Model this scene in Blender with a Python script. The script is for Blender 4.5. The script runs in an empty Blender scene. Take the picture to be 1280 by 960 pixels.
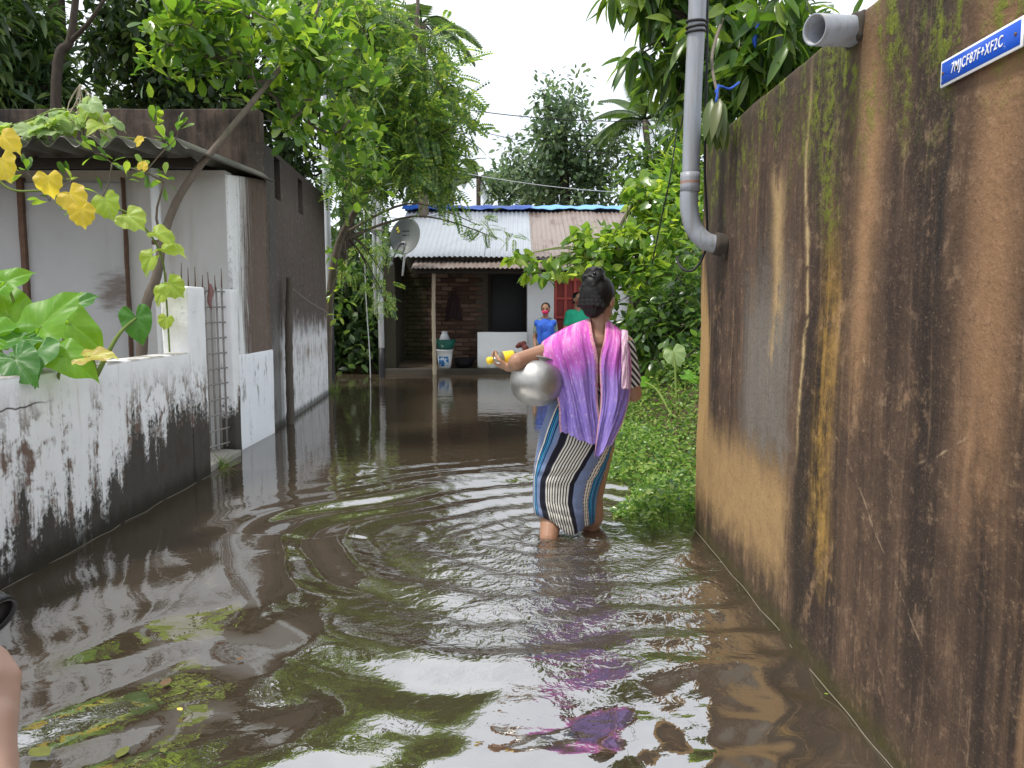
import bpy, bmesh, math, random
import numpy as np
from mathutils import Vector, Matrix, Euler, noise as mnoise

# ------------------------------------------------------------------ camera, sky, sun, exposure
scene = bpy.context.scene
COL = scene.collection
CAM_H = 1.10; PITCH = math.radians(5.65); FPX = 960.0
cam_data = bpy.data.cameras.new('camera'); cam = bpy.data.objects.new('camera', cam_data)
COL.objects.link(cam)
cam.location = (0, 0, CAM_H); cam.rotation_euler = (math.pi/2 - PITCH, 0, 0)
cam_data.sensor_width = 36; cam_data.lens = 36*FPX/1280
cam_data.clip_start = 0.02; cam_data.clip_end = 2000
scene.camera = cam

SUN = Vector((-0.40, -0.20, 0.88)).normalized()         # towards the sun: high, over the left shoulder
world = bpy.data.worlds.new('World'); scene.world = world; world.use_nodes = True
wn = world.node_tree; wn.nodes.clear()
w_out = wn.nodes.new('ShaderNodeOutputWorld'); w_bg = wn.nodes.new('ShaderNodeBackground')
w_sky = wn.nodes.new('ShaderNodeTexSky'); w_sky.sky_type = 'NISHITA'; w_sky.sun_disc = False
w_sky.sun_elevation = math.asin(SUN.z); w_sky.sun_rotation = math.atan2(SUN.x, SUN.y)
w_tc = wn.nodes.new('ShaderNodeTexCoord')
w_no = wn.nodes.new('ShaderNodeTexNoise'); w_no.inputs['Scale'].default_value = 2.2; w_no.inputs['Detail'].default_value = 7
w_no.inputs['Roughness'].default_value = 0.55; w_no.inputs['Distortion'].default_value = 0.3
w_cr = wn.nodes.new('ShaderNodeValToRGB')                  # cloud deck: pale grey to white
w_cr.color_ramp.elements[0].position = 0.32; w_cr.color_ramp.elements[0].color = (6.3, 6.8, 7.6, 1)
w_cr.color_ramp.elements[1].position = 0.72; w_cr.color_ramp.elements[1].color = (10.4, 10.6, 10.9, 1)
w_mx = wn.nodes.new('ShaderNodeMix'); w_mx.data_type = 'RGBA'; w_mx.inputs[0].default_value = 0.9
wn.links.new(w_tc.outputs['Generated'], w_no.inputs['Vector']); wn.links.new(w_no.outputs['Fac'], w_cr.inputs['Fac'])
wn.links.new(w_sky.outputs['Color'], w_mx.inputs[6]); wn.links.new(w_cr.outputs['Color'], w_mx.inputs[7])
wn.links.new(w_mx.outputs[2], w_bg.inputs['Color']); w_bg.inputs['Strength'].default_value = 0.13
wn.links.new(w_bg.outputs[0], w_out.inputs[0])

sun_d = bpy.data.lights.new('sun', 'SUN'); sun_d.energy = 2.9; sun_d.angle = math.radians(9); sun_d.color = (1, 0.95, 0.86)
sun_o = bpy.data.objects.new('sun', sun_d); COL.objects.link(sun_o)
sun_o.rotation_euler = SUN.to_track_quat('Z', 'Y').to_euler(); sun_o.location = SUN*30

scene.view_settings.view_transform = 'Standard'; scene.view_settings.look = 'None'
scene.view_settings.gamma = 1.0; scene.view_settings.use_curve_mapping = False
scene.view_settings.exposure = 0.40

rng = np.random.default_rng(11); random.seed(11)
CP, SP = math.cos(PITCH), math.sin(PITCH)
def P(u, v, Y):                                            # world point seen at (u, v) of the 1280x960 photo at distance Y
    cx, cy = (u-640)/FPX, -(v-480)/FPX
    s = Y/(CP+SP*cy)
    return Vector((cx*s, Y, CAM_H+(-SP+CP*cy)*s))
def project(p):                                            # inverse of P (numpy, n x 3)
    d = p-np.array([0, 0, CAM_H]); f = d[:, 1]*CP-d[:, 2]*SP; up = d[:, 1]*SP+d[:, 2]*CP
    f = np.where(f < .05, .05, f)
    return np.stack([640+FPX*d[:, 0]/f, 480-FPX*up/f, f], 1)

# ------------------------------------------------------------------ node expressions
class E:
    def __init__(s, k, sock): s.k, s.s = k, sock
    def __add__(a, b): return a.k.m('ADD', a, b)
    __radd__ = __add__
    def __sub__(a, b): return a.k.m('SUBTRACT', a, b)
    def __rsub__(a, b): return a.k.m('SUBTRACT', b, a)
    def __mul__(a, b): return a.k.m('MULTIPLY', a, b)
    __rmul__ = __mul__
    def __truediv__(a, b): return a.k.m('DIVIDE', a, b)
    def __pow__(a, b): return a.k.m('POWER', a, b)
class K:
    def __init__(s, nt): s.nt = nt
    def new(s, t): return s.nt.nodes.new(t)
    def put(s, v, inp):
        if isinstance(v, E): s.nt.links.new(v.s, inp)
        elif isinstance(v, (tuple, list)):
            inp.default_value = (*v, 1) if len(v) == 3 and len(inp.default_value) == 4 else v
        else: inp.default_value = v
    def m(s, op, a, b=None, c=None):
        n = s.new('ShaderNodeMath'); n.operation = op
        for i, v in enumerate((a, b, c)):
            if v is not None: s.put(v, n.inputs[i])
        return E(s, n.outputs[0])
    def geo(s, out): return E(s, s.new('ShaderNodeNewGeometry').outputs[out])
    def pos(s): return s.geo('Position')
    def tc(s, out): return E(s, s.new('ShaderNodeTexCoord').outputs[out])
    def rnd(s): return E(s, s.new('ShaderNodeObjectInfo').outputs['Random'])
    def attr(s, name):
        n = s.new('ShaderNodeAttribute'); n.attribute_name = name; return E(s, n.outputs['Fac'])
    def xyz(s, v):
        n = s.new('ShaderNodeSeparateXYZ'); s.put(v, n.inputs[0]); return [E(s, o) for o in n.outputs]
    def vec(s, x, y, z=0.0):
        n = s.new('ShaderNodeCombineXYZ')
        for i, v in enumerate((x, y, z)): s.put(v, n.inputs[i])
        return E(s, n.outputs[0])
    def noise(s, v, scale=1.0, detail=4, rough=0.55, dist=0.0):
        n = s.new('ShaderNodeTexNoise'); s.put(v, n.inputs['Vector']); n.inputs['Scale'].default_value = scale
        n.inputs['Detail'].default_value = detail; n.inputs['Roughness'].default_value = rough; n.inputs['Distortion'].default_value = dist
        return E(s, n.outputs['Fac'])
    def vor(s, v, scale, feature='F1'):
        n = s.new('ShaderNodeTexVoronoi'); n.feature = feature; s.put(v, n.inputs['Vector']); n.inputs['Scale'].default_value = scale
        return E(s, n.outputs['Distance'])
    def ss(s, x, a, b):
        n = s.new('ShaderNodeMapRange'); n.interpolation_type = 'SMOOTHSTEP'
        inv = a > b
        if inv: a, b = b, a
        s.put(x, n.inputs['Value']); n.inputs['From Min'].default_value = a; n.inputs['From Max'].default_value = b
        n.inputs['To Min'].default_value = 1.0 if inv else 0.0; n.inputs['To Max'].default_value = 0.0 if inv else 1.0
        return E(s, n.outputs['Result'])
    def gauss(s, x, c, w):
        d = (x-c)/w
        return s.m('EXPONENT', d*d*-1.0)
    def mx(s, a, b): return s.m('MAXIMUM', a, b)
    def mn(s, a, b): return s.m('MINIMUM', a, b)
    def mix(s, f, a, b):
        n = s.new('ShaderNodeMix'); n.data_type = 'RGBA'; n.clamp_factor = True
        s.put(f, n.inputs[0]); s.put(a, n.inputs[6]); s.put(b, n.inputs[7]); return E(s, n.outputs[2])
    def ramp(s, f, stops, mode='LINEAR'):
        n = s.new('ShaderNodeValToRGB'); s.put(f, n.inputs[0]); r = n.color_ramp; r.interpolation = mode
        while len(r.elements) < len(stops): r.elements.new(0.5)
        for e, (p, c) in zip(r.elements, stops): e.position = p; e.color = (*c, 1)
        return E(s, n.outputs['Color'])
MATS = {}
def mat(name, fn):
    m = bpy.data.materials.new(name); m.use_nodes = True; nt = m.node_tree; nt.nodes.clear(); k = K(nt)
    out = k.new('ShaderNodeOutputMaterial'); b = k.new('ShaderNodeBsdfPrincipled')
    r = fn(k)
    k.put(r['c'], b.inputs['Base Color']); k.put(r.get('r', 0.7), b.inputs['Roughness'])
    k.put(r.get('metal', 0.0), b.inputs['Metallic']); k.put(r.get('spec', 0.4), b.inputs['Specular IOR Level'])
    if 'ior' in r: b.inputs['IOR'].default_value = r['ior']
    if 'alpha' in r: k.put(r['alpha'], b.inputs['Alpha'])
    if 'trans' in r: k.put(r['trans'], b.inputs['Transmission Weight'])
    if 'sss' in r:
        b.inputs['Subsurface Weight'].default_value = r['sss']; b.inputs['Subsurface Radius'].default_value = (1, .4, .2); b.inputs['Subsurface Scale'].default_value = 0.008
    nrm = None
    if 'h' in r:
        bp = k.new('ShaderNodeBump'); k.put(r['h'], bp.inputs['Height']); bp.inputs['Strength'].default_value = r.get('hs', 0.5)
        bp.inputs['Distance'].default_value = r.get('hd', 0.01); nt.links.new(bp.outputs[0], b.inputs['Normal']); nrm = bp.outputs[0]
    sh = b.outputs[0]
    if 'tl' in r:                                          # light passing through thin leaves and cloth
        t = k.new('ShaderNodeBsdfTranslucent'); k.put(r['tl'], t.inputs[0])
        if nrm: nt.links.new(nrm, t.inputs['Normal'])
        mxn = k.new('ShaderNodeMixShader'); mxn.inputs[0].default_value = r.get('tf', 0.35)
        nt.links.new(sh, mxn.inputs[1]); nt.links.new(t.outputs[0], mxn.inputs[2]); sh = mxn.outputs[0]
    nt.links.new(sh, out.inputs[0]); MATS[name] = m
    return m
def plain(name, c, r=0.6, var=0.25, scale=8, metal=0.0, hs=0.2, spec=0.4):
    def f(k):
        p = k.tc('Object'); n = k.noise(p, scale, 5); n2 = k.noise(p, scale*7, 3)
        a = k.mix(n, tuple(x*(1-var) for x in c), tuple(min(1, x*(1+var)) for x in c))
        return dict(c=a, r=k.m('ADD', n2*0.25, r-0.12), metal=metal, h=n2, hs=hs, hd=0.004, spec=spec)
    return mat(name, f)

# ------------------------------------------------------------------ objects and meshes
def tag(o, label=None, cat=None, group=None, kind=None):
    if label: o['label'] = label
    if cat: o['category'] = cat
    if group: o['group'] = group
    if kind: o['kind'] = kind
    return o
def empty(name, loc, label, cat, group=None, rz=0):
    o = bpy.data.objects.new(name, None); COL.objects.link(o); o.location = loc; o.rotation_euler = (0, 0, rz)
    o.empty_display_size = 0.1
    return tag(o, label, cat, group)
def mk_mesh(name, V, F, smooth=True, uv=None):
    me = bpy.data.meshes.new(name)
    V = np.asarray(V, dtype=np.float32).reshape(-1, 3)
    if isinstance(F, np.ndarray):
        n, w = F.shape
        me.vertices.add(len(V)); me.vertices.foreach_set('co', V.ravel())
        me.loops.add(n*w); me.loops.foreach_set('vertex_index', F.ravel().astype(np.int32))
        me.polygons.add(n); me.polygons.foreach_set('loop_start', np.arange(0, n*w, w, dtype=np.int32))
    else:
        me.from_pydata(V.tolist(), [], [list(map(int, f)) for f in F])
    me.update(calc_edges=True)
    if smooth: me.polygons.foreach_set('use_smooth', np.ones(len(me.polygons), dtype=bool))
    if uv is not None:
        li = np.empty(len(me.loops), dtype=np.int32); me.loops.foreach_get('vertex_index', li)
        me.uv_layers.new(name='UVMap').data.foreach_set('uv', np.asarray(uv, dtype=np.float32)[li].ravel())
    return me
def obj(name, V, F, m, parent=None, smooth=True, uv=None, origin=None, kind=None):
    """one mesh object from world-space vertices; origin at its own base (or the parent's)"""
    V = np.asarray(V, dtype=np.float64).reshape(-1, 3)
    lo, hi = V.min(0), V.max(0)
    base = Vector(((lo[0]+hi[0])/2, (lo[1]+hi[1])/2, lo[2])) if origin is None else Vector(origin)
    me = mk_mesh(name, V-np.array(base), F, smooth, uv)
    o = bpy.data.objects.new(name, me); COL.objects.link(o)
    if m: me.materials.append(MATS[m] if isinstance(m, str) else m)
    if parent is not None:
        o.parent = parent; o.location = parent_inv(parent) @ base
    else: o.location = base
    if kind: o['kind'] = kind
    return o
def parent_inv(p):
    M = Matrix.Identity(4); q = p
    while q is not None: M = q.matrix_basis @ M; q = q.parent
    return M.inverted()
def inst(src, name, parent, loc, rot=None, scl=None):
    o = bpy.data.objects.new(name, src.data if hasattr(src, 'data') else src); COL.objects.link(o); o.parent = parent
    o.location = loc
    if rot is not None: o.rotation_euler = rot
    if scl is not None: o.scale = scl
    return o
def mod_apply(o, mods):
    for t, kw in mods:
        md = o.modifiers.new(t, t)
        for a, v in kw.items(): setattr(md, a, v)
    bpy.context.view_layer.update()
    me = bpy.data.meshes.new_from_object(o.evaluated_get(bpy.context.evaluated_depsgraph_get()))
    o.modifiers.clear(); old = o.data; mats = list(old.materials); o.data = me
    me.name = old.name
    if not len(me.materials):
        for q in mats: me.materials.append(q)
    bpy.data.meshes.remove(old)
    return o

BOXF = [(0, 3, 2, 1), (4, 5, 6, 7), (0, 1, 5, 4), (1, 2, 6, 5), (2, 3, 7, 6), (3, 0, 4, 7)]
def boxv(lo, hi):
    (a, b, c), (d, e, f) = lo, hi
    return [(a, b, c), (d, b, c), (d, e, c), (a, e, c), (a, b, f), (d, b, f), (d, e, f), (a, e, f)]
def bevel_box(lo, hi, w=0.006, seg=2):
    bm = bmesh.new(); vs = [bm.verts.new(v) for v in boxv(lo, hi)]
    for f in BOXF: bm.faces.new([vs[i] for i in f])
    bmesh.ops.bevel(bm, geom=bm.edges[:], offset=w, segments=seg, affect='EDGES', profile=0.6)
    bm.verts.index_update()
    V = [tuple(v.co) for v in bm.verts]; F = [[v.index for v in f.verts] for f in bm.faces]; bm.free()
    return V, F
def rough_box(lo, hi, step=0.06, amp=0.004, freq=3.0, w=0.012):
    """a box with eased, slightly uneven faces and edges"""
    V, F = bevel_box(lo, hi, w, 2)
    bm = bmesh.new(); vs = [bm.verts.new(v) for v in V]
    for f in F: bm.faces.new([vs[i] for i in f])
    L, H = Vector(lo), Vector(hi)
    for ax in range(3):
        n = int((H[ax]-L[ax])/step)
        for i in range(1, n):
            co = Vector((0, 0, 0)); co[ax] = L[ax]+(H[ax]-L[ax])*i/n; no = Vector((0, 0, 0)); no[ax] = 1
            bmesh.ops.bisect_plane(bm, geom=bm.verts[:]+bm.edges[:]+bm.faces[:], plane_co=co, plane_no=no)
    bm.normal_update()
    for v in bm.verts:
        d = mnoise.fractal(v.co*freq, 1.0, 2.0, 4)*amp
        v.co += v.normal*d
    bm.verts.index_update()
    V = [tuple(v.co) for v in bm.verts]; F = [[v.index for v in f.verts] for f in bm.faces]; bm.free()
    return V, F
def shear(V, fn): return [tuple(fn(Vector(v))) for v in V]
def catmull(pts, n):
    p = np.asarray([tuple(q) for q in pts], dtype=float); m = len(p)
    t = np.linspace(0, m-1, n); i = np.clip(t.astype(int), 0, m-2); f = (t-i)[:, None]
    g = lambda j: p[np.clip(j, 0, m-1)]
    a, b, c, d = g(i-1), g(i), g(i+1), g(i+2)
    return 0.5*((2*b)+(-a+c)*f+(2*a-5*b+4*c-d)*f**2+(-a+3*b-3*c+d)*f**3)
def tube(pts, radii, n=8, seg=None, rough=0.0):
    """smooth tube along pts; returns V, F (quads) with capped ends"""
    if seg is None: seg = len(pts)
    q = np.concatenate([np.asarray([tuple(x) for x in pts], float), np.asarray(radii, float).reshape(-1, 1)*np.ones((len(pts), 1))], 1)
    q = catmull(q, seg) if seg != len(pts) else q
    c, r = q[:, :3], np.maximum(q[:, 3], 1e-4)
    T = np.gradient(c, axis=0); T /= np.linalg.norm(T, axis=1, keepdims=True)+1e-9
    ref = np.eye(3)[int(np.argmin(np.abs(T).max(0)))]
    A = np.cross(T, ref); A /= np.linalg.norm(A, axis=1, keepdims=True)+1e-9; B = np.cross(A, T)
    th = np.linspace(0, 2*np.pi, n, endpoint=False)
    R = r[:, None]*(1+rough*(rng.random((len(r), n))-.5))
    V = c[:, None]+R[..., None]*(np.cos(th)[None, :, None]*A[:, None]+np.sin(th)[None, :, None]*B[:, None])
    V = V.reshape(-1, 3); m = len(c); F = []
    for i in range(m-1):
        for j in range(n): F.append((i*n+j, i*n+(j+1) % n, (i+1)*n+(j+1) % n, (i+1)*n+j))
    F.append(tuple(range(n-1, -1, -1))); F.append(tuple(range((m-1)*n, m*n)))
    return V, F
def join(parts):
    V, F, o = [], [], 0
    for v, f in parts:
        v = np.asarray(v, float).reshape(-1, 3); V.append(v); F += [tuple(i+o for i in q) for q in f]; o += len(v)
    return np.concatenate(V), F
def lathe(profile, n=40, origin=(0, 0, 0), M=None):
    V = [(r*math.cos(2*math.pi*j/n), r*math.sin(2*math.pi*j/n), z) for r, z in profile for j in range(n)]
    F = [(i*n+j, i*n+(j+1) % n, (i+1)*n+(j+1) % n, (i+1)*n+j) for i in range(len(profile)-1) for j in range(n)]
    F.append(tuple(range(n-1, -1, -1)))
    if profile[-1][0] > 1e-3 and profile[-1][0] < profile[0][0]*1e-3+1e-3: pass
    V = np.array(V)
    if M is not None: V = V @ np.array(M.to_3x3()).T
    return V+np.array(origin), F
def grid_sheet(G, thick, ndir):
    """solid thin sheet from a grid of points G[nu, nv, 3]"""
    nu, nv = G.shape[:2]; d = np.array(ndir, float)*thick
    V = np.concatenate([G.reshape(-1, 3), G.reshape(-1, 3)-d]); N = nu*nv; F = []
    I = lambda i, j: i*nv+j
    for i in range(nu-1):
        for j in range(nv-1):
            F.append((I(i, j), I(i+1, j), I(i+1, j+1), I(i, j+1))); F.append((N+I(i, j), N+I(i, j+1), N+I(i+1, j+1), N+I(i+1, j)))
    for i in range(nu-1):
        for j in (0, nv-1): F.append((I(i, j), I(i+1, j), N+I(i+1, j), N+I(i, j)))
    for j in range(nv-1):
        for i in (0, nu-1): F.append((I(i, j), I(i, j+1), N+I(i, j+1), N+I(i, j)))
    return V, F
def panel_wall(org, ud, L, z0, z1, th, openings=()):
    """wall from org along ud (unit, horizontal); openings (u0,u1,za,zb) are cut right through; thickness goes to the left of ud"""
    ud = Vector(ud).normalized(); nd = Vector((-ud.y, ud.x, 0)); org = Vector(org)
    us = sorted({0.0, L, *[a for o in openings for a in o[:2]]}); zs = sorted({z0, z1, *[a for o in openings for a in o[2:]]})
    inside = lambda u, z: any(a < u < b and c < z < d for a, b, c, d in openings) or u < 0 or u > L or z < z0 or z > z1
    V, F = [], []
    def quad(*c):
        b = len(V)
        for u, z, t in c: p = org+ud*u+nd*(t*th); V.append((p.x, p.y, z))
        F.append((b, b+1, b+2, b+3))
    for i in range(len(us)-1):
        for j in range(len(zs)-1):
            a, b, c, d = us[i], us[i+1], zs[j], zs[j+1]; um, zm = (a+b)/2, (c+d)/2
            if inside(um, zm): continue
            quad((a, c, 0), (b, c, 0), (b, d, 0), (a, d, 0)); quad((b, c, 1), (a, c, 1), (a, d, 1), (b, d, 1))
            if i == 0 or inside((us[i-1]+a)/2, zm): quad((a, c, 1), (a, c, 0), (a, d, 0), (a, d, 1))
            if i == len(us)-2 or inside((b+us[i+2])/2, zm): quad((b, c, 0), (b, c, 1), (b, d, 1), (b, d, 0))
            if j == 0 or inside(um, (zs[j-1]+c)/2): quad((a, c, 1), (b, c, 1), (b, c, 0), (a, c, 0))
            if j == len(zs)-2 or inside(um, (d+zs[j+2])/2): quad((a, d, 0), (b, d, 0), (b, d, 1), (a, d, 1))
    return V, F

# ------------------------------------------------------------------ materials
def m_brown_wall(k):
    p = k.pos(); x, y, z = k.xyz(p)
    wob = (k.noise(k.vec(y, z, 1.0), 2.2, 3)-0.5)
    yw = y+wob*0.16; zw = z+wob*0.35
    st = k.noise(k.vec(y*11, z*0.55, 3.0), 1, 7, 0.6, 0.4)
    st2 = k.noise(k.vec(y*30, z*0.9, 8.0), 1, 5, 0.6)
    mot = k.noise(p, 6.5, 6, 0.62); fine = k.noise(p, 90, 4, 0.6); grit = k.noise(p, 34, 5, 0.7)
    hair = k.noise(k.vec(y*75, z*1.6, 2.0), 1, 5, 0.65); blot = k.noise(p, 15, 6, 0.7, .3)
    stA = k.noise(k.vec(y*4.6, z*.28, 6.0), 1, 4, .5, .3)
    c = k.ramp(stA*.52+st*0.24+mot*0.12+blot*.12, [(0.36, (.013, .009, .0075)), (0.45, (.038, .0245, .0180)), (0.51, (.070, .043, .0285)), (0.58, (.108, .065, .041)), (.68, (.170, .104, .062))])
    c = k.mix(k.ss(st2, .52, .72)*0.35, c, (.19, .12, .075))
    c = k.mix(k.ss(blot, .52, .64)*k.ss(grit, .42, .6)*0.6, c, (.22, .145, .092))
    c = k.mix(k.ss(hair, .56, .70)*k.ss(blot, .38, .6)*.45, c, (.26, .17, .105))
    c = k.mix(k.ss(hair, .45, .33)*.55, c, (.022, .016, .013))
    # dark blotches
    c = k.mix(k.ss(k.noise(k.vec(y*2.5, z*1.1, 5), 1, 5, .6), .52, .70)*0.75, c, (.028, .018, .014))
    c = k.mix(k.gauss(yw, 3.55, .30)*k.ss(z, .95, 1.5)*0.75, c, (.050, .036, .028))
    # grey weathered patch and the pale tan patch under it, near the corner
    rag = (st2-0.5)*0.35+(st-0.5)*0.75+(blot-.5)*.7
    grey = k.ss(y+rag*.25, 2.45, 2.62)*k.ss(y+rag*.3, 3.15, 2.95)*k.ss(z+rag*.5, .50, .68)*k.ss(z+rag*.9, 1.42, .95)
    c = k.mix(grey*0.8, c, k.mix(hair*.6+blot*.4, (.075, .064, .053), (.25, .23, .20)))
    tan = k.ss(y+rag*.2, 2.45, 2.62)*k.ss(z+rag*.35, .66, .44)*k.ss(z+rag*.22, .05, .28)
    c = k.mix(tan*0.9, c, k.mix(blot*.5+mot*.5, (.20, .120, .055), (.47, .31, .14)))
    c = k.mix(k.ss(y, 3.5, 3.62)*k.ss(st+k.gauss(z, .75, .35)*.25, .52, .7)*.8, c, (.46, .29, .12))
    # ochre streak and its dark neighbour, pale thin run below the spout
    oc = k.gauss(yw+(st-.5)*.10, 2.235, .07)*k.ss(z+rag*.7, 1.55, 1.05)*k.ss(z+rag*.4, .18, .45)
    c = k.mix(oc*k.ss(blot*.5+st2*.5, .36, .62)*.58, c, k.mix(hair, (.40, .20, .03), (.56, .36, .08)))
    c = k.mix(k.gauss(yw, 2.40, .055)*k.ss(z, .95, .55)*0.95, c, (.025, .018, .012))
    c = k.mix(k.gauss(yw, 2.44+0.0, .013)*k.ss(z, .55, .8)*k.ss(z+rag*.3, 1.95, 1.7)*k.ss(blot, .36, .55)*.8, c, (.46, .34, .17))
    c = k.mix(k.gauss(yw, 2.70, .05)*k.ss(z+rag, .9, 1.3)*k.ss(z+rag*.4, 1.62, 1.5)*.8, c, (.42, .29, .14))
    c = k.mix(k.gauss(yw, 2.03, .06)*k.ss(z+rag*.6, .7, 1.1)*.55, c, (.40, .23, .11))
    c = k.mix(k.gauss(yw, 1.50, .09)*k.ss(z+rag*.6, .5, .9)*.5, c, (.36, .20, .10))
    c = k.mix(k.gauss(yw, 1.25, .10)*k.ss(st2, .4, .6)*.5, c, (.36, .21, .105))
    c = k.mix(k.gauss(yw, 1.675, .014)*k.ss(z, 1.05, 1.25)*k.ss(z, 1.58, 1.5)*.85, c, (.016, .013, .012))
    # patches where the render coat has worn to a lighter sand
    wear = k.ss(k.noise(k.vec(y*3+z*1.2, z*3, 12), 1, 7, .7, .8), .60, .68)
    c = k.mix(wear*k.ss(grit, .40, .6)*.35, c, (.34, .21, .115))
    # scratches
    for a, b, s, w in ((1.86, .50, .80, .30), (1.62, .80, -.55, .12), (2.0, .95, 1.2, .05)):
        ln = k.gauss(z-(y-a)*s+wob*.05, b, .0035)*k.gauss(y, a, w)*k.ss(blot, .47, .58)
        c = k.mix(ln*.32, c, (.62, .47, .30))
    # sand grains and pits
    gr2 = k.noise(p, 120, 3, .6); gr3 = k.noise(p, 55, 4, .75)
    c = k.mix(k.ss(gr3, .58, .68)*.22, c, (.26, .17, .105)); c = k.mix(k.ss(gr3, .42, .34)*.3, c, (.018, .013, .010))
    c = k.mix(k.ss(gr2, .60, .70)*.22, c, (.38, .27, .17))
    # moss at the top and at the waterline
    mo = k.ss(k.noise(k.vec(y*9, z*3.4, 4), 1, 6, .7), .46, .62)*k.ss(z+rag*.5, 1.36, 1.78)*k.ss(grit, .40, .56)
    mo2 = k.gauss(yw, 2.27, .06)*k.ss(z, 1.2, 1.4)*.75*k.ss(grit, .42, .55)
    mo3 = k.ss(z+rag*.12+mot*.12, .17, .04)
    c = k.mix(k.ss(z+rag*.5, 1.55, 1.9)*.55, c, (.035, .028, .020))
    c = k.mix(k.mx(mo, mo2), c, k.mix(fine, (.05, .075, .008), (.21, .24, .02)))
    c = k.mix(mo3*.85, c, k.mix(grit, (.018, .016, .008), (.085, .075, .015)))
    return dict(c=c, r=0.86-fine*0.15, h=fine*0.5+grit*.6+blot*.8+mot*.6+k.mx(mo, mo2)*0.6, hs=0.5, hd=0.012, spec=0.25)
mat('brown_plaster', m_brown_wall)

def m_white_wall(k):
    p = k.pos(); x, y, z = k.xyz(p)
    st = k.noise(k.vec(y*9, z*0.9, x*9), 1, 6, .62, .3); st2 = k.noise(k.vec(y*32, z*2.6, x*32), 1, 5, .65)
    mot = k.noise(p, 5, 6, .65); grit = k.noise(p, 45, 5, .7); big = k.noise(k.vec(y*1.8, z*.4, 2), 1, 4, .55)
    c = k.mix(mot, (.68, .68, .68), (.90, .91, .93))
    c = k.mix(k.ss(st2, .55, .72)*.35, c, (.42, .36, .28))
    # brown runs from the coping and black mould rising from the water
    blot = k.noise(p, 11, 6, .7, .4)
    run = k.ss(st*.50+big*.38+blot*.30, .565, .63)*k.ss(z+(st2-.5)*.6+(blot-.5)*.4, .84, .62)*k.ss(st2*.5+blot*.6, .50, .64)
    run = k.mx(run, k.ss(st*.5+blot*.5, .56, .62)*k.ss(y, 4.1, 3.3)*k.ss(z+(st-.5)*.8, .62, .34)*.95)
    c = k.mix(run*.92, c, k.mix(blot, (.020, .012, .009), (.17, .085, .045)))
    lvl = 0.20+k.ss(y, 3.2, 4.4)*.22+(big-.5)*1.0+(st-.5)*.75
    mould = k.ss(z-lvl+(grit-.5)*.40+(blot-.5)*.65+(st2-.5)*.30, .075, -.075)
    c = k.mix(mould*.97, c, k.mix(st2*.5+blot*.5, (.010, .009, .008), (.085, .072, .056)))
    c = k.mix(k.ss(blot*.6+grit*.4, .60, .68)*.8, c, (.09, .07, .055))
    low = k.ss(z+(st-.5)*.2, .13, .02)
    c = k.mix(low*.85, c, (.022, .020, .014))
    top = k.ss(z, .812, .826)*k.ss(mot, .35, .55)*k.ss(y, 4.77, 4.755)
    c = k.mix(top*.85, c, (.16, .14, .10))
    ck = k.gauss(z+(k.noise(k.vec(y*3, 0, 0), 1, 3)-.5)*.16, .70, .004)*k.ss(y, 3.35, 3.15)
    c = k.mix(ck, c, (.05, .035, .025))
    return dict(c=c, r=0.85, h=grit*.5+mot+k.mx(run, mould)*-.5, hs=.5, hd=.01, spec=.2)
mat('mouldy_limewash', m_white_wall)

def m_side_wall(k):          # lane side of the building: bare dark render above, peeling white below
    p = k.pos(); x, y, z = k.xyz(p)
    st = k.noise(k.vec(y*10, z*.5, 1), 1, 6, .62, .2); st2 = k.noise(k.vec(y*34, z*1.3, 5), 1, 6, .68)
    mot = k.noise(p, 5, 6, .65); grit = k.noise(p, 50, 4, .7)
    gr = k.noise(p, 22, 5, .7)
    dark = k.mix(mot*.6+st*.4, (.045, .035, .030), (.20, .165, .145))
    # front bay: white paint washed off in long vertical runs
    run = k.ss(st2*.5+st*.35+k.ss(y, 6.62, 5.85)*.36+k.ss(z, 1.0, 2.1)*.05, .60, .80)
    bay = k.mix(run, k.mix(st, (.085, .060, .048), (.19, .145, .12)), (.78, .79, .80))
    # far bay: white returning near the water, ragged top
    ret = k.ss(z+(st2-.5)*.8+(mot-.5)*.7, 1.02, .72)*k.ss(st2+mot*.4, .52, .66)
    far = k.mix(ret, k.mix(st2, (.048, .038, .034), (.15, .12, .105)), k.mix(mot, (.55, .54, .54), (.82, .83, .86)))
    far = k.mix(k.gauss(z+(mot-.5)*.3, .62, .10)*k.ss(st, .45, .6)*.8, far, (.20, .13, .10))
    c = k.mix(k.ss(y, 6.74, 6.78), bay, far)
    c = k.mix(k.ss(y, 6.74, 6.78)*k.ss(y, 7.22, 7.14)*.85, c, k.mix(st2, (.05, .046, .043), (.13, .12, .115)))
    c = k.mix(k.ss(gr, .55, .68)*.35, c, (.30, .26, .23)); c = k.mix(k.ss(gr*.5+st*.5, .46, .36)*.6, c, (.028, .023, .020))
    c = k.mix(k.ss(z+(st-.5)*.5, 2.05, 2.5)*.7, c, (.030, .026, .024))
    c = k.mix(k.ss(z+(st-.5)*.15, .09, .02)*.8, c, (.03, .026, .018))
    return dict(c=c, r=.88, h=grit*.4+mot+st2*.3, hs=.45, hd=.01, spec=.2)
mat('washed_render', m_side_wall)
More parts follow.
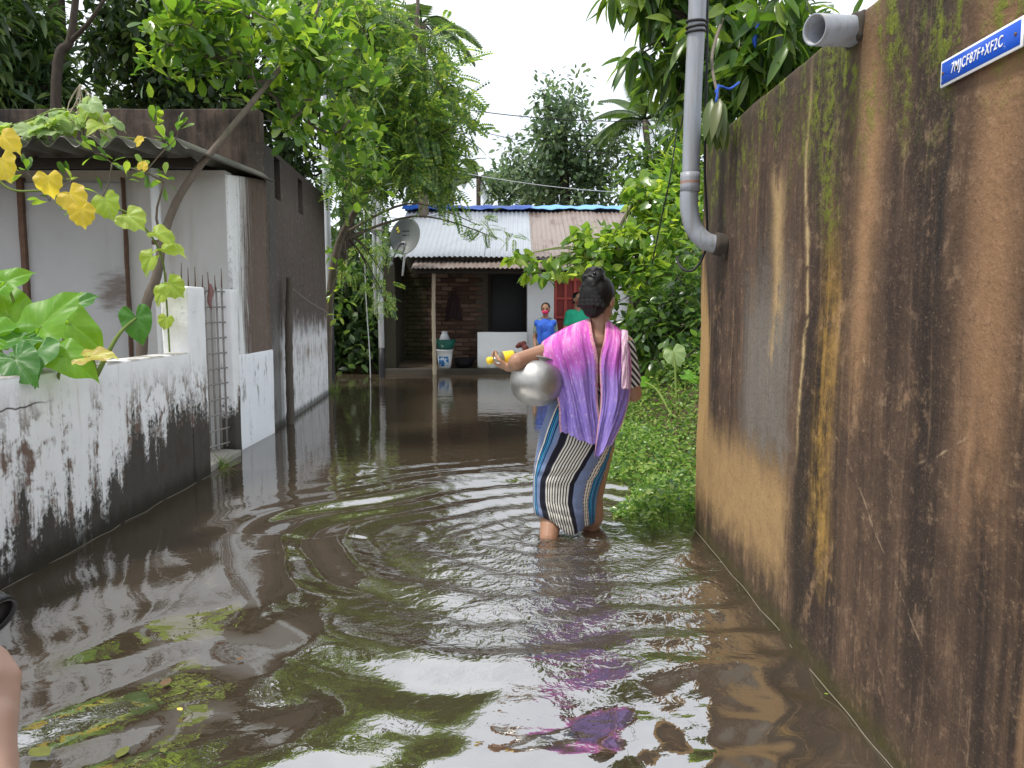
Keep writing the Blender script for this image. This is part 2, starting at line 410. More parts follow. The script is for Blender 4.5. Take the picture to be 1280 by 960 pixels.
def m_white_patch(k):
    p = k.pos(); x, y, z = k.xyz(p)
    st = k.noise(k.vec(y*14, z*3, 1), 1, 6, .65); mot = k.noise(p, 6, 6, .65); grit = k.noise(p, 60, 4, .7)
    c = k.mix(mot, (.76, .78, .83), (.90, .91, .95))
    c = k.mix(k.ss(st+mot*.5, .80, .92)*k.gauss(z, .55, .26)*.85, c, (.15, .14, .14)); c = k.mix(k.ss(grit*.5+st*.5, .56, .66)*.4, c, (.30, .28, .26))
    c = k.mix(k.ss(st+(mot-.5)*.9-z*1.3, .52, .74)*.9, c, (.07, .06, .045))
    return dict(c=c, r=.8, h=grit*.4+mot, hs=.35, hd=.008)
mat('fresh_limewash', m_white_patch)
def m_parapet(k):
    p = k.pos(); x, y, z = k.xyz(p)
    st = k.noise(k.vec(x*5, z*.8, 1), 1, 6, .65, .3); mot = k.noise(p, 3.5, 6, .7); g = k.noise(p, 40, 4)
    c = k.mix(k.ss(st*.6+mot*.4, .36, .66), (.016, .014, .013), (.125, .092, .075))
    c = k.mix(k.ss(mot, .58, .72)*.5, c, (.20, .16, .135))
    return dict(c=c, r=.9, h=mot+g*.4, hs=.4, hd=.01, spec=.2)
mat('sooty_parapet', m_parapet)
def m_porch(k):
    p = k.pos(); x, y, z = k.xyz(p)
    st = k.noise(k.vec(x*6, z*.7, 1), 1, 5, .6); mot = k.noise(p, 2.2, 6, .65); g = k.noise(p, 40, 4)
    c = k.mix(mot, (.40, .40, .385), (.60, .60, .60))  # paint darkened: shade under the porch roof is put into the colour
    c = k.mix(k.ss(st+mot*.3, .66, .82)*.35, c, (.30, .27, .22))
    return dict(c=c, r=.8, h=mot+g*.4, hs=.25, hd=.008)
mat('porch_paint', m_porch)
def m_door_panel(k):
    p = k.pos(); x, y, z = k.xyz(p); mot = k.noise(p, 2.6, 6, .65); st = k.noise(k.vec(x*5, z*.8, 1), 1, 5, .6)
    c = k.mix(mot, (.33, .335, .34), (.50, .51, .525))  # tin darkened the same way, porch shade put into its colour
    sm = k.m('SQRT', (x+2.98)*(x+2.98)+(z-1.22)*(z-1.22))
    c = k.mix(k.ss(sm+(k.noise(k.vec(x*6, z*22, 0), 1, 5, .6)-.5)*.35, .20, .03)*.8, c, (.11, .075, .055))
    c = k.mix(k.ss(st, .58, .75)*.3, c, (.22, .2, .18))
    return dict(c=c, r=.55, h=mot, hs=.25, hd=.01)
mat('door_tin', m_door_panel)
def m_concrete(k):
    p = k.pos(); mot = k.noise(p, 4, 6, .65); g = k.noise(p, 50, 4, .7)
    c = k.mix(mot*.7+g*.3, (.10, .095, .085), (.40, .38, .34))
    return dict(c=c, r=.9, h=g+mot, hs=.5, hd=.008)
mat('concrete', m_concrete)
def m_far_white(k):
    p = k.pos(); x, y, z = k.xyz(p); mot = k.noise(p, 3, 6, .6); st = k.noise(k.vec(x*8, z, 1), 1, 5)
    c = k.mix(mot, (.70, .72, .74), (.84, .85, .88))
    c = k.mix(k.ss(z+(st-.5)*.12, .13, .07)*.9, c, (.05, .052, .035))
    c = k.mix(k.ss(z+(st-.5)*.3+(mot-.5)*.25, .40, .14)*.35, c, (.40, .42, .30))
    return dict(c=c, r=.75, h=mot, hs=.15, hd=.01)
mat('whitewash', m_far_white)
def m_brick(k):
    p = k.pos(); x, y, z = k.xyz(p); r = k.rnd(); n = k.noise(p, 14, 5, .65); g = k.noise(p, 3, 4)
    c = k.ramp(r*.6+n*.4, [(.2, (.075, .045, .034)), (.5, (.15, .088, .064)), (.8, (.23, .155, .12))])
    c = k.mix(k.ss(n, .62, .72)*.6, c, (.38, .34, .28))
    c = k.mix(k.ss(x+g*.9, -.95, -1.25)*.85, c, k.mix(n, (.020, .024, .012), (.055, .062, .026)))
    return dict(c=c, r=.92, h=n, hs=.5, hd=.008, spec=.2)
mat('brick', m_brick)
def m_mortar(k):
    p = k.pos(); n = k.noise(p, 9, 5, .65); x, y, z = k.xyz(p)
    c = k.mix(n, (.06, .045, .035), (.17, .135, .105))
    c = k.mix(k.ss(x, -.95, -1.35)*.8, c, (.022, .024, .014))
    return dict(c=c, r=.95, h=n, hs=.4, hd=.01)
mat('mortar', m_mortar)
def sheet_mat(name, lo, hi, rust, amt):
    def f(k):
        p = k.pos(); x, y, z = k.xyz(p); r = k.rnd()
        st = k.noise(k.vec(x*9+r*20, y*.7, z*.7), 1, 6, .65); n = k.noise(p, 5, 6, .65); g = k.noise(p, 40, 4)
        c = k.mix(n*.6+r*.4, lo, hi)
        c = k.mix(k.ss(st*.6+n*.4+amt, .55, .72), c, k.mix(g, tuple(q*.6 for q in rust), tuple(min(1, q*1.5) for q in rust)))
        return dict(c=c, r=.45+0.0, metal=.15, h=g*.3+n*.5, hs=.2, hd=.005)
    mat(name, f)
sheet_mat('zinc_sheet', (.30, .33, .37), (.46, .49, .53), (.24, .18, .15), -.03)
sheet_mat('rusty_sheet', (.20, .15, .130), (.31, .26, .235), (.125, .075, .057), .06)
sheet_mat('asbestos_sheet', (.085, .082, .072), (.20, .19, .165), (.045, .05, .028), .06)
plain('pvc', (.47, .50, .55), .42, .12, 6)
def m_pvc(k):
    p = k.pos(); x, y, z = k.xyz(p); n = k.noise(p, 8, 6, .65); st = k.noise(k.vec(x*60, y*60, z*3), 1, 5, .6)
    c = k.mix(n, (.20, .22, .25), (.34, .36, .40))
    c = k.mix(k.ss(st+n*.3, .62, .82)*.55, c, (.20, .19, .17))
    c = k.mix(k.gauss(z+(n-.5)*.01, 1.635, .006)*.8, c, (.30, .12, .05))
    return dict(c=c, r=.42, h=n, hs=.1, hd=.004)
mat('grey_pvc', m_pvc)
plain('dirty_pvc', (.045, .035, .026), .8, .5, 40)
plain('black_rubber', (.012, .012, .013), .55, .3, 20)
plain('steel_pole', (.50, .52, .54), .45, .15, 6, .25)
plain('black_paint', (.016, .016, .018), .55, .3, 8)
plain('rusty_iron', (.13, .075, .05), .8, .5, 25)
plain('grey_iron', (.27, .25, .235), .7, .35, 20)
plain('dark_wood', (.026, .020, .017), .75, .4, 14)
plain('white_pipe', (.70, .71, .72), .45, .12, 6)
plain('blue_tarp', (.012, .085, .42), .42, .25, 6)
plain('pale_blue_tarp', (.16, .38, .68), .42, .2, 6)
plain('red_paint', (.46, .075, .062), .55, .25, 7)
plain('red_dark', (.24, .035, .032), .6, .3, 7)
plain('black_door', (.012, .012, .015), .5, .3, 4)
plain('dark_plinth', (.045, .038, .03), .9, .4, 4)
plain('mud', (.12, .085, .055), .95, .35, 3)
def m_bamboo(k):
    p = k.tc('Object'); x, y, z = k.xyz(p); n = k.noise(k.vec(x*60, y*60, z*4), 1, 5, .6)
    return dict(c=k.mix(n, (.24, .19, .13), (.52, .46, .35)), r=.6, h=n, hs=.3, hd=.004)
mat('bamboo', m_bamboo)
def m_old_bamboo(k):
    p = k.tc('Object'); x, y, z = k.xyz(p); n = k.noise(k.vec(x*70, y*70, z*5), 1, 5, .65)
    return dict(c=k.mix(n, (.022, .018, .015), (.16, .13, .105)), r=.8, h=n, hs=.5, hd=.006)
mat('weathered_bamboo', m_old_bamboo)
def bark(name, lo, hi, moss=0.0):
    def f(k):
        p = k.pos(); x, y, z = k.xyz(p); n = k.noise(k.vec(x*22, y*22, z*7), 1, 6, .65); b = k.noise(p, 5, 5)
        c = k.mix(n, lo, hi)
        if moss: c = k.mix(k.ss(b, .5, .65)*moss, c, (.07, .085, .03))
        return dict(c=c, r=.88, h=n, hs=.6, hd=.012, spec=.2)
    mat(name, f)
bark('grey_bark', (.060, .048, .038), (.23, .19, .155), .3)
bark('dark_bark', (.020, .016, .013), (.085, .068, .055), .2)
bark('green_stem', (.10, .15, .03), (.22, .28, .08))

def leafmat(name, stops, tl, tf=0.4, rough=.36, blemish=None, spec=.5, size=1.0):
    """stops: leaf colours picked at random for each leaf"""
    stops = [(p, (q[0]*1.10, q[1]*.96, q[2]*1.15)) for p, q in stops]
    def f(k):
        isl = k.geo('Random Per Island'); r = k.m('FRACT', isl*7.31+k.rnd()*3.7)
        n = k.noise(k.pos(), 9*size, 4, .6)
        c = k.ramp(r*.75+n*.25, stops)
        t = k.ramp(r*.75+n*.25, [(p, tuple(min(1, a*b*2.1) for a, b in zip(q, tl))) for p, q in stops])
        if blemish: c = k.mix(k.ss(k.noise(k.pos(), 30*size, 4, .65), .60, .70)*.6, c, blemish)
        return dict(c=c, r=rough, tl=t, tf=tf, spec=spec)
    mat(name, f)
G = lambda *a: [(i/(len(a)-1)*.8+.1, q) for i, q in enumerate(a)]
leafmat('jack_leaf', G((.030, .080, .018), (.055, .14, .022), (.11, .23, .032), (.26, .42, .06)), (1.3, 1.25, .5), .42, .22)
leafmat('feather_leaf', G((.030, .085, .026), (.058, .14, .034), (.12, .23, .045), (.24, .34, .06)), (1.2, 1.15, .6), .42, .45)
leafmat('dark_leaf', G((.017, .042, .015), (.034, .078, .022), (.060, .120, .030), (.13, .21, .045)), (1.1, 1.2, .6), .28, .38)
leafmat('far_leaf', G((.040, .085, .045), (.070, .135, .060), (.10, .18, .075), (.15, .23, .09)), (1.1, 1.1, .8), .32, .5)
leafmat('mango_leaf', G((.022, .060, .016), (.042, .105, .020), (.080, .17, .026), (.16, .25, .04)), (1.25, 1.25, .5), .38, .28)
leafmat('mango_pale', G((.055, .10, .022), (.085, .14, .032), (.13, .16, .05)), (1.1, 1.1, .7), .35, .35)
leafmat('bush_leaf', G((.040, .11, .022), (.085, .19, .030), (.15, .28, .038), (.28, .40, .05)), (1.25, 1.2, .6), .42, .22)
leafmat('bush_dark', G((.020, .055, .016), (.038, .090, .022), (.065, .14, .028), (.13, .23, .045)), (1.2, 1.2, .6), .38, .24)
leafmat('cover_leaf', G((.035, .095, .022), (.070, .16, .030), (.12, .24, .042), (.20, .34, .060), (.34, .46, .14)), (1.1, 1.2, .8), .38, .22)
leafmat('palm_leaf', G((.03, .07, .022), (.06, .12, .03), (.10, .17, .045)), (1.1, 1.1, .6), .3, .42)
leafmat('wood_mass', G((.03, .068, .028), (.05, .10, .035), (.075, .14, .042)), (1.1, 1.1, .7), .3, .5)
def veined(name, lo, hi, vein, tl, tf=.5, rough=.30, brown=0.0, nv=9.0):
    def f(k):
        u, v, _ = k.xyz(k.tc('UV'))                       # u across (-1..1), v along
        r = k.rnd(); n = k.noise(k.vec(u*3, v*3, r*30), 1, 5, .6)
        au = k.m('ABSOLUTE', u)
        w = k.m('ABSOLUTE', k.m('FRACT', (v-au*.55)*nv*.5+n*.12)-.5)
        ve = k.mx(k.ss(w, .055, .0), k.ss(au, .035, .0))
        c = k.mix(n*.6+r*.4, lo, hi)
        c = k.mix(ve*.8, c, vein)
        if brown: c = k.mix(k.ss(n+au*.28+r*.12, .60, .78)*brown, c, (.30, .13, .035))
        t = k.mix(n, tuple(min(1, a*b) for a, b in zip(lo, tl)), tuple(min(1, a*b) for a, b in zip(hi, tl)))
        t = k.mix(ve*.4, t, vein)
        return dict(c=c, r=rough, tl=t, tf=tf, h=w*.3+n*.4, hs=.25, hd=.01, spec=.5)
    mat(name, f)
veined('taro_leaf', (.075, .24, .018), (.17, .40, .030), (.32, .50, .10), (3.2, 2.1, 1.2), .55, .42)
veined('taro_dark', (.035, .13, .020), (.075, .22, .030), (.16, .32, .08), (2.4, 2.2, 1.2), .42, .42)
veined('taro_yellow', (.34, .38, .06), (.55, .50, .10), (.62, .60, .28), (1.7, 1.6, 1.0), .45, .4, .5)
veined('vine_yellow', (.74, .52, .03), (.86, .68, .08), (.90, .80, .30), (1.2, 1.3, 1.0), .55, .5, .28)
veined('vine_green', (.20, .36, .035), (.42, .52, .075), (.60, .68, .28), (1.8, 1.7, 1.1), .5, .45, .12)
veined('vine_pale', (.20, .33, .12), (.40, .52, .24), (.55, .62, .36), (1.5, 1.5, 1.1), .45, .45, .1)

# ------------------------------------------------------------------ ground and water
def smoothst(x, a, b):
    t = np.clip((x-a)/(b-a), 0, 1); return t*t*(3-2*t)
def ground_h(X, Y):
    z = np.full(X.shape, -0.36)
    z = z+smoothst(X, -2.45, -2.65)*smoothst(Y, 10.0, 9.6)*0.50                       # yard and building plot on the left
    z = np.maximum(z, -0.36+0.50*smoothst(Y, 12.9, 13.3))                               # far house plot
    bank = smoothst(X+0.10*np.sin(Y*2.3), .72, 1.5)*smoothst(Y, 3.78, 4.3)
    z = np.maximum(z, -0.36+bank*(0.92+0.06*np.sin(Y*1.7)))                             # planted bank on the right
    z = np.maximum(z, -0.36+0.5*smoothst(X, 1.06, 1.25)*smoothst(Y, 4.4, 3.6))
    z = np.maximum(z, -0.36+0.5*smoothst(np.abs(X), 3.2, 4.5)*smoothst(Y, 9, 11))
    return z
def grid_obj(name, xs, ys, zf, m, kind):
    X, Y = np.meshgrid(xs, ys, indexing='ij'); Z = zf(X, Y)
    V = np.stack([X, Y, Z], -1).reshape(-1, 3); nx, ny = len(xs), len(ys)
    i, j = np.meshgrid(np.arange(nx-1), np.arange(ny-1), indexing='ij'); a = (i*ny+j).ravel()
    F = np.stack([a, a+ny, a+ny+1, a+1], 1)
    return obj(name, V, F, m, origin=(0, 0, 0), kind=kind)
xs = np.unique(np.concatenate([np.linspace(-400, -8, 14), np.linspace(-8, 8, 120), np.linspace(8, 400, 14)]))
ys = np.unique(np.concatenate([np.linspace(-100, -4, 8), np.linspace(-4, 18, 140), np.linspace(18, 700, 20)]))
grid_obj('ground', xs, ys, ground_h, 'mud', 'structure')

WX, WY = 0.20, 3.62                                        # where the woman wades
def water_h(X, Y):
    r = np.hypot(X-WX, Y-WY); th = np.arctan2(Y-WY, X-WX)
    wob = 0.05*np.sin(th*3+1)+0.035*np.sin(th*5+2.1)+0.025*np.sin(th*8)
    rr = r+wob*np.minimum(r, 1.2)
    z = 0.0115*np.exp(-((rr-.95)/.62)**2)*np.sin(rr*2*np.pi/(.27+.03*np.sin(th*2+.7))+.5*np.sin(th*4.3))*(.7+.3*np.sin(th*3.1+rr*4))
    z += 0.020*np.exp(-((rr-1.40)/.13)**2)                                               # the leading ring
    z += 0.0055*np.exp(-(rr/.5)**2)*np.sin(rr*2*np.pi/.13+th)
    near = smoothst(Y, 4.6, 2.2)
    r2 = np.hypot(X+.25, Y-.35); z += near*0.0042*np.sin(r2*2*np.pi/.46+1.2*np.sin(X*2.1)+.8*np.sin(Y*1.7+X))
    r3 = np.hypot(X+2.3, Y-3.0); z += near*0.0028*np.sin(r3*2*np.pi/.34+.9*np.sin(Y*2.7)+.6)
    z += near*0.0020*np.sin(X*9.5+Y*6.1+1.3*np.sin(Y*3.3-X*1.2))
    q = 0.0016*np.sin(X*4.1+1.7*np.sin(Y*1.1))*np.sin(Y*2.6+1.2*np.sin(X*1.9))+0.0009*np.sin(Y*7.3+1.1*np.sin(X*2.7))
    z += q*(0.35+0.65*smoothst(Y, 7, 3.5))
    chop = np.exp(-(rr/1.25)**2)*smoothst(X, -1.2, -.2)
    z += chop*0.0020*(np.sin(X*31+2.2*np.sin(Y*13))*np.sin(Y*37+1.9*np.sin(X*17)))
    rip = np.zeros_like(z); rg = np.random.default_rng(5)
    for _ in range(26):
        a = rg.uniform(-.9, .9)+np.pi/2*(rg.random() < .75); lam = rg.uniform(.07, .22); kx_, ky_ = 2*np.pi/lam*np.cos(a), 2*np.pi/lam*np.sin(a)
        rip += lam*.0044*np.sin(kx_*X+ky_*Y+rg.random()*6.28+.7*np.sin(X*3.1*rg.random()+Y*2.3*rg.random()))
    z += rip*smoothst(X, -1.1, .15)*smoothst(Y, 4.6, 3.2)*(.55+.45*np.sin(X*2.7+1.1*np.sin(Y*2.1))*np.sin(Y*3.4+.5))
    return z
xs = np.unique(np.concatenate([np.linspace(-9, -2.6, 12), np.linspace(-2.6, 1.25, 300), np.linspace(1.25, 9, 14)]))
ys = np.unique(np.concatenate([np.linspace(-9, .2, 12), np.linspace(.2, 6.5, 500), np.linspace(6.5, 14.0, 160)]))
def m_water(k):
    p = k.pos(); x, y, z = k.xyz(p)
    silt = k.noise(k.vec(x*.9, y*.7, 0), 1, 4, .6, .6)
    c = k.mix(silt, (.040, .030, .0195), (.068, .052, .035))
    d = k.m('SQRT', (x-WX)*(x-WX)+(y-WY+.45)*(y-WY+.45))
    ch = k.ss(d, 1.4, .15)*k.ss(x, -.9, .0)
    n1 = k.noise(k.vec(x*15, y*19, 0), 1, 3, .5, .7); n2 = k.noise(k.vec(x*38, y*44, 3), 1, 2, .5, .5); n3 = k.noise(k.vec(x*4, y*6, 7), 1, 2, .5, .5)
    h = n1*(ch*.75+.035)+n2*(ch*.26+.003)+n3*.10
    return dict(c=c, r=.01, ior=4.6, spec=.5, h=h, hs=1.0, hd=.017)
mat('flood_water', m_water)
grid_obj('water', xs, ys, water_h, 'flood_water', 'structure')

# ------------------------------------------------------------------ right boundary wall with pipes and sign
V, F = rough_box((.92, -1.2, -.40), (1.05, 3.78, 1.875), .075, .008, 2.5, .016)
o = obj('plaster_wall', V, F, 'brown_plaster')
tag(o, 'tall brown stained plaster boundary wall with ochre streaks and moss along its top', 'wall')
dp = empty('drain_pipe', (.79, 3.36, .30), 'grey plastic drain pipe with an elbow turning into the brown wall', 'pipe')
tp = [P(874, -90, 3.36), P(872, 0, 3.36), P(866, 130, 3.36), P(863, 232, 3.36)]
V, F = tube(tp, .0365, 24, 12); obj('pipe', V, F, 'grey_pvc', dp)
eb = [P(863, 222, 3.36), P(861, 250, 3.36), P(863, 270, 3.36), P(869, 288, 3.36), P(880, 300, 3.35), P(893, 305, 3.345), P(905, 306, 3.34)]
V, F = tube(eb, .0385, 24, 26); obj('elbow', V, F, 'grey_pvc', dp)
V, F = tube([P(863, 216, 3.36), P(862.3, 240, 3.36)], .0415, 24, 4); obj('coupling', V, F, 'grey_pvc', dp)
V, F = join([tube([P(893, 305, 3.345), P(911, 307, 3.34)], .047, 18, 4, .15), tube([P(902, 305, 3.33), P(907, 325, 3.33)], [.018, .011], 10, 4, .3)])
obj('wall_socket', V, F, 'dirty_pvc', dp)
bandp = []
for q in (0, 7, 13):
    c = P(870.5-q*.06, 27+q, 3.36)
    bandp.append(tube([c+Vector((.0395*math.cos(a), .0395*math.sin(a), .006*math.sin(a+q))) for a in np.linspace(0, 6.4, 26)], .0055, 6))
V, F = join(bandp); obj('rubber_band', V, F, 'black_rubber', dp)
cb = [P(884, -60, 3.40), P(884, 60, 3.40), P(881, 200, 3.40), P(884, 290, 3.38), P(879, 320, 3.36), P(866, 338, 3.36), P(852, 335, 3.38), P(846, 322, 3.45)]
V, F = tube(cb, .0055, 6, 50); tag(obj('cable', V, F, 'black_rubber'), 'thick black cable running down beside the grey drain pipe into a loose loop', 'cable')
V, F = tube([P(846, 160, 4.2), P(838, 220, 4.2), P(829, 262, 4.3), P(815, 330, 4.5)], .004, 5, 20)
tag(obj('cable', V, F, 'black_rubber'), 'thin black wire slanting down from the mango leaves over the bush', 'cable')
sp = empty('spout_pipe', P(1060, 38, 2.10), 'short open grey plastic spout sticking out of the top of the brown wall', 'pipe')
def hollow(p0, p1, ro, ri, n=28):
    p0, p1 = Vector(p0), Vector(p1); t = (p1-p0).normalized(); a = t.cross(Vector((0, 0, 1))).normalized(); b = a.cross(t)
    V, F = [], []
    for p, r in ((p1, ro), (p0, ro), (p0+t*.0005, ri), (p1, ri)):
        V += [tuple(p+a*r*math.cos(2*math.pi*j/n)+b*r*math.sin(2*math.pi*j/n)) for j in range(n)]
    for i in range(3): F += [(i*n+j, i*n+(j+1) % n, (i+1)*n+(j+1) % n, (i+1)*n+j) for j in range(n)]
    return V, F
V, F = hollow(P(1018, 37, 2.07), P(1064, 39, 2.13), .0395, .0345); o = obj('pipe', V, F, 'grey_pvc', sp)
V, F = rough_box((.905, 2.085, 1.80), (.93, 2.175, 1.88), .02, .010, 22, .01); obj('mortar_patch', V, F, 'dirty_pvc', sp)
sg = empty('address_sign', P(1217, 80, 1.54), 'small blue address plate with white letters screwed to the brown wall', 'sign')
def m_plate(k):
    p = k.tc('Object'); n = k.noise(p, 40, 5, .7)
    return dict(c=k.mix(k.ss(n, .66, .72)*.7, (.004, .075, .50), (.55, .62, .75)), r=.35)
mat('sign_blue', m_plate); plain('sign_white', (.82, .83, .85), .4, .06, 20)
sy0, sy1, sz0, sz1 = 1.418, 1.682, 1.563, 1.617
V, F = bevel_box((.907, sy0, sz0), (.911, sy1, sz1), .001, 1); obj('plate', V, F, 'sign_white', sg)
V, F = bevel_box((.9055, sy0+.006, sz0+.005), (.9085, sy1-.006, sz1-.005), .0006, 1); obj('panel', V, F, 'sign_blue', sg)
for yy in (sy0+.017, sy1-.013):
    V, F = tube([(.9065, yy, (sz0+sz1)/2), (.9035, yy, (sz0+sz1)/2)], .0032, 10); obj('screw', V, F, 'rusty_iron', sg)
cu = bpy.data.curves.new('lettering', 'FONT'); cu.body = '7MJCF87F+XF2C'; cu.align_x = 'CENTER'; cu.align_y = 'CENTER'; cu.size = 1.0; cu.extrude = .012; cu.offset = .004; cu.space_character = 1.20
to = bpy.data.objects.new('lettering', cu); COL.objects.link(to); bpy.context.view_layer.update()
me = bpy.data.meshes.new_from_object(to.evaluated_get(bpy.context.evaluated_depsgraph_get())); bpy.data.objects.remove(to)
w = max(v.co.x for v in me.vertices)-min(v.co.x for v in me.vertices); h = max(v.co.y for v in me.vertices)-min(v.co.y for v in me.vertices)
for v in me.vertices:                                      # italic, condensed, read from the lane side (reading runs towards the camera)
    x, y, z = v.co; v.co = (-.0012*(1 if z > 0 else 0), -(x/w*.166+y/h*.0025), y/h*.027)
me.materials.append(MATS['sign_white']); lo = bpy.data.objects.new('lettering', me); COL.objects.link(lo); lo.parent = sg
lo.location = parent_inv(sg) @ Vector((.905, (sy0+sy1)/2+.004, (sz0+sz1)/2))

# ------------------------------------------------------------------ left low wall, gate pillars, gate, step
V, F = rough_box((-2.13, -1.2, -.40), (-2.0, 4.76, .828), .075, .007, 3, .014)
tag(obj('low_wall', V, F, 'mouldy_limewash'), 'low white wall streaked with brown runs and black mould above the water', 'wall')
V, F = rough_box((-2.17, 4.765, -.40), (-1.995, 5.02, 1.235), .06, .005, 4, .014)
tag(obj('gate_pillar', V, F, 'mouldy_limewash'), 'white gate pillar at the end of the low mouldy wall', 'pillar', 'gate pillars')
V, F = rough_box((-2.20, 5.71, -.1), (-2.075, 5.838, 1.235), .06, .006, 4, .014)
tag(obj('gate_pillar', V, F, 'mouldy_limewash'), 'narrow chipped grey gate pillar against the washed building wall', 'pillar', 'gate pillars')
V, F = rough_box((-2.42, 5.04, -.40), (-2.03, 5.70, .045), .05, .008, 6, .015)
tag(obj('step_slab', V, F, 'concrete'), 'worn concrete step in the water at the foot of the iron gate', 'step')
gt = empty('iron_gate', (-2.16, 5.34, .05), 'rusty iron grid gate with spikes between the two pillars', 'gate')
g0, g1 = Vector((-2.13, 5.695, 0)), Vector((-2.27, 5.06, 0))          # hung on the far pillar, standing slightly ajar inwards
gp = lambda t, z, o=0.0: g0.lerp(g1, t)+Vector((o, 0, z))
for i, t in enumerate(np.linspace(0.02, .98, 10)):
    V, F = tube([gp(t, .07), gp(t, 1.25)], .0075, 6, 3); obj('upright_bar', V, F, 'grey_iron', gt)
for i in range(11):
    zz = .10+i*.112
    V, F = tube([gp(0, zz, .012), gp(1, zz+.004*(-1)**i, .012)], .0065, 6, 3); obj('cross_bar', V, F, 'grey_iron', gt)
for t in np.linspace(0.02, .98, 9):
    V, F = tube([gp(t, 1.22), gp(t+rng.normal()*.01, 1.35+rng.normal()*.02)], [.006, .002], 6, 3); obj('spike', V, F, 'rusty_iron', gt)
# rag tied on the gate
V, F = tube([gp(.3, 1.27, .02), gp(.3, 1.22, .03), gp(.31, 1.15, .02), gp(.3, 1.10, .025)], [.012, .02, .016, .006], 8, 12, .3)
plain('faded_red_cloth', (.24, .13, .12), .9, .3, 30); tag(obj('rag', V, F, 'faded_red_cloth'), 'faded reddish rag knotted on the iron gate', 'rag')

# ------------------------------------------------------------------ building on the left
bl = empty('lane_building', (-2.6, 7.6, 0), 'single storey building with washed dark side wall, sooty parapet and white porch', 'building')
kx = lambda y: -2.115-.075*max(0, y-6.75)                  # lane face drifts away from the lane
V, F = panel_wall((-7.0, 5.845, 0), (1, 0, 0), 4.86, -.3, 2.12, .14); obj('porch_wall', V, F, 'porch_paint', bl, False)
# side wall, front bay (slightly uneven) and the far bay with vents
V, F = rough_box((-2.26, 5.85, -.4), (-2.115, 6.76, 2.20), .08, .006, 3, .012)
V = shear(V, lambda v: Vector((v.x, v.y, v.z-(max(0, v.z-2.0)*max(0, 6.76-v.y)*.6)))); obj('side_wall', V, F, 'washed_render', bl)
V, F = rough_box((-2.14, 5.86, -.02), (-2.098, 6.735, .735), .08, .005, 3, .008); obj('painted_dado', V, F, 'fresh_limewash', bl)
fd = Vector((kx(9.85)-kx(6.765), 9.85-6.765, 0)); L = fd.length
V, F = panel_wall((kx(6.765)-.02, 6.765, 0), fd, L, -.4, 2.52, .14, [(.38, .62, 2.10, 2.48), (1.46, 1.70, 2.10, 2.46)]); obj('side_wall', V, F, 'washed_render', bl, False)
for u0, u1 in ((.38, .62), (1.46, 1.70)):                   # dark lattice set back in the vents
    d = fd.normalized(); n = Vector((-d.y, d.x, 0)); q = Vector((kx(6.765)-.02, 6.765, 0))
    for i in range(2):
        a = q+d*(u0+(u1-u0)*(i+.8)/2.6)+n*.07; V, F = tube([(a.x, a.y, 2.10), (a.x, a.y, 2.47)], .012, 6); obj('vent_bar', V, F, 'dark_wood', bl)
    a, b = q+d*(u0-.02)+n*.115, q+d*(u1+.02)+n*.115
    V, F = bevel_box((min(a.x, b.x)-.01, a.y, 2.07), (max(a.x, b.x)+.0, b.y, 2.52), .003, 1); obj('vent_backing', V, F, 'black_door', bl)
V, F = rough_box((-7.2, 6.78, 2.16), (-2.17, 6.93, 2.80), .12, .008, 2.5, .012); obj('parapet', V, F, 'sooty_parapet', bl)
V, F = bevel_box((-7.1, 6.95, 2.40), (-2.42, 9.8, 2.50), .01); obj('roof_slab', V, F, 'concrete', bl)
V, F = panel_wall((-7.0, 9.85, 0), (1, 0, 0), 4.45, -.3, 2.5, .14); obj('rear_wall', V, F, 'washed_render', bl, False)
# fibre-cement roof sheets over the porch: waves seen at the eave, each sheet a part
SX0, SX1, NS = -6.9, -2.10, 5
for s in range(NS):
    a = SX0+(SX1-SX0)*s/NS; b = SX0+(SX1-SX0)*(s+1)/NS+.05
    xx = np.linspace(a, b, 44); tt = np.linspace(0, 1, 10)
    Xg, Tg = np.meshgrid(xx, tt, indexing='ij'); ey = 5.02+rng.normal()*.012
    Yg = ey+(6.775-ey)*Tg; Zg = 2.155+.075*Tg+.034*np.cos((Xg+.03)*2*np.pi/.177)+(s % 2)*.009+.006*np.sin(Xg*3+s)
    V, F = grid_sheet(np.stack([Xg, Yg, Zg], -1), .009, (0, 0, 1)); obj('roof_sheet', V, F, 'asbestos_sheet', bl)
V, F = bevel_box((-6.9, 5.42, 2.065), (-2.2, 5.48, 2.13), .006); obj('eave_beam', V, F, 'dark_wood', bl)
for px in (198,):
    c = P(px, 300, 5.44); V, F = tube([(c.x, c.y, .1), (c.x-.01, c.y, 2.06)], .032, 14, 4); obj('porch_post', V, F, 'white_pipe', bl)
    V, F = tube([(c.x-.008, c.y, 1.54), (c.x-.008, c.y, 1.57)], .037, 14, 3); obj('clamp', V, F, 'rusty_iron', bl)
a, b = P(34, 300, 5.82), P(155, 300, 5.82)
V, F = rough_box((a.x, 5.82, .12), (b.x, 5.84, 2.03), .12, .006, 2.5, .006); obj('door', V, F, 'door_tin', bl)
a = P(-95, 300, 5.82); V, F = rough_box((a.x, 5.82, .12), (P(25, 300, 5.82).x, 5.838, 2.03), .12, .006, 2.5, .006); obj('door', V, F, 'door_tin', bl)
for px, w in ((30, .020), (157, .005)):
    c = P(px, 300, 5.81); V, F = rough_box((c.x-w, 5.785, .1), (c.x+w, 5.842, 2.06), .1, .004, 8, .004); obj('door_frame', V, F, 'dark_wood' if w > .02 else 'rusty_iron', bl)
c = P(27, 258, 5.78); V, F = bevel_box((c.x-.012, 5.77, c.z-.03), (c.x+.012, 5.785, c.z+.03), .003); obj('hasp', V, F, 'rusty_iron', bl)
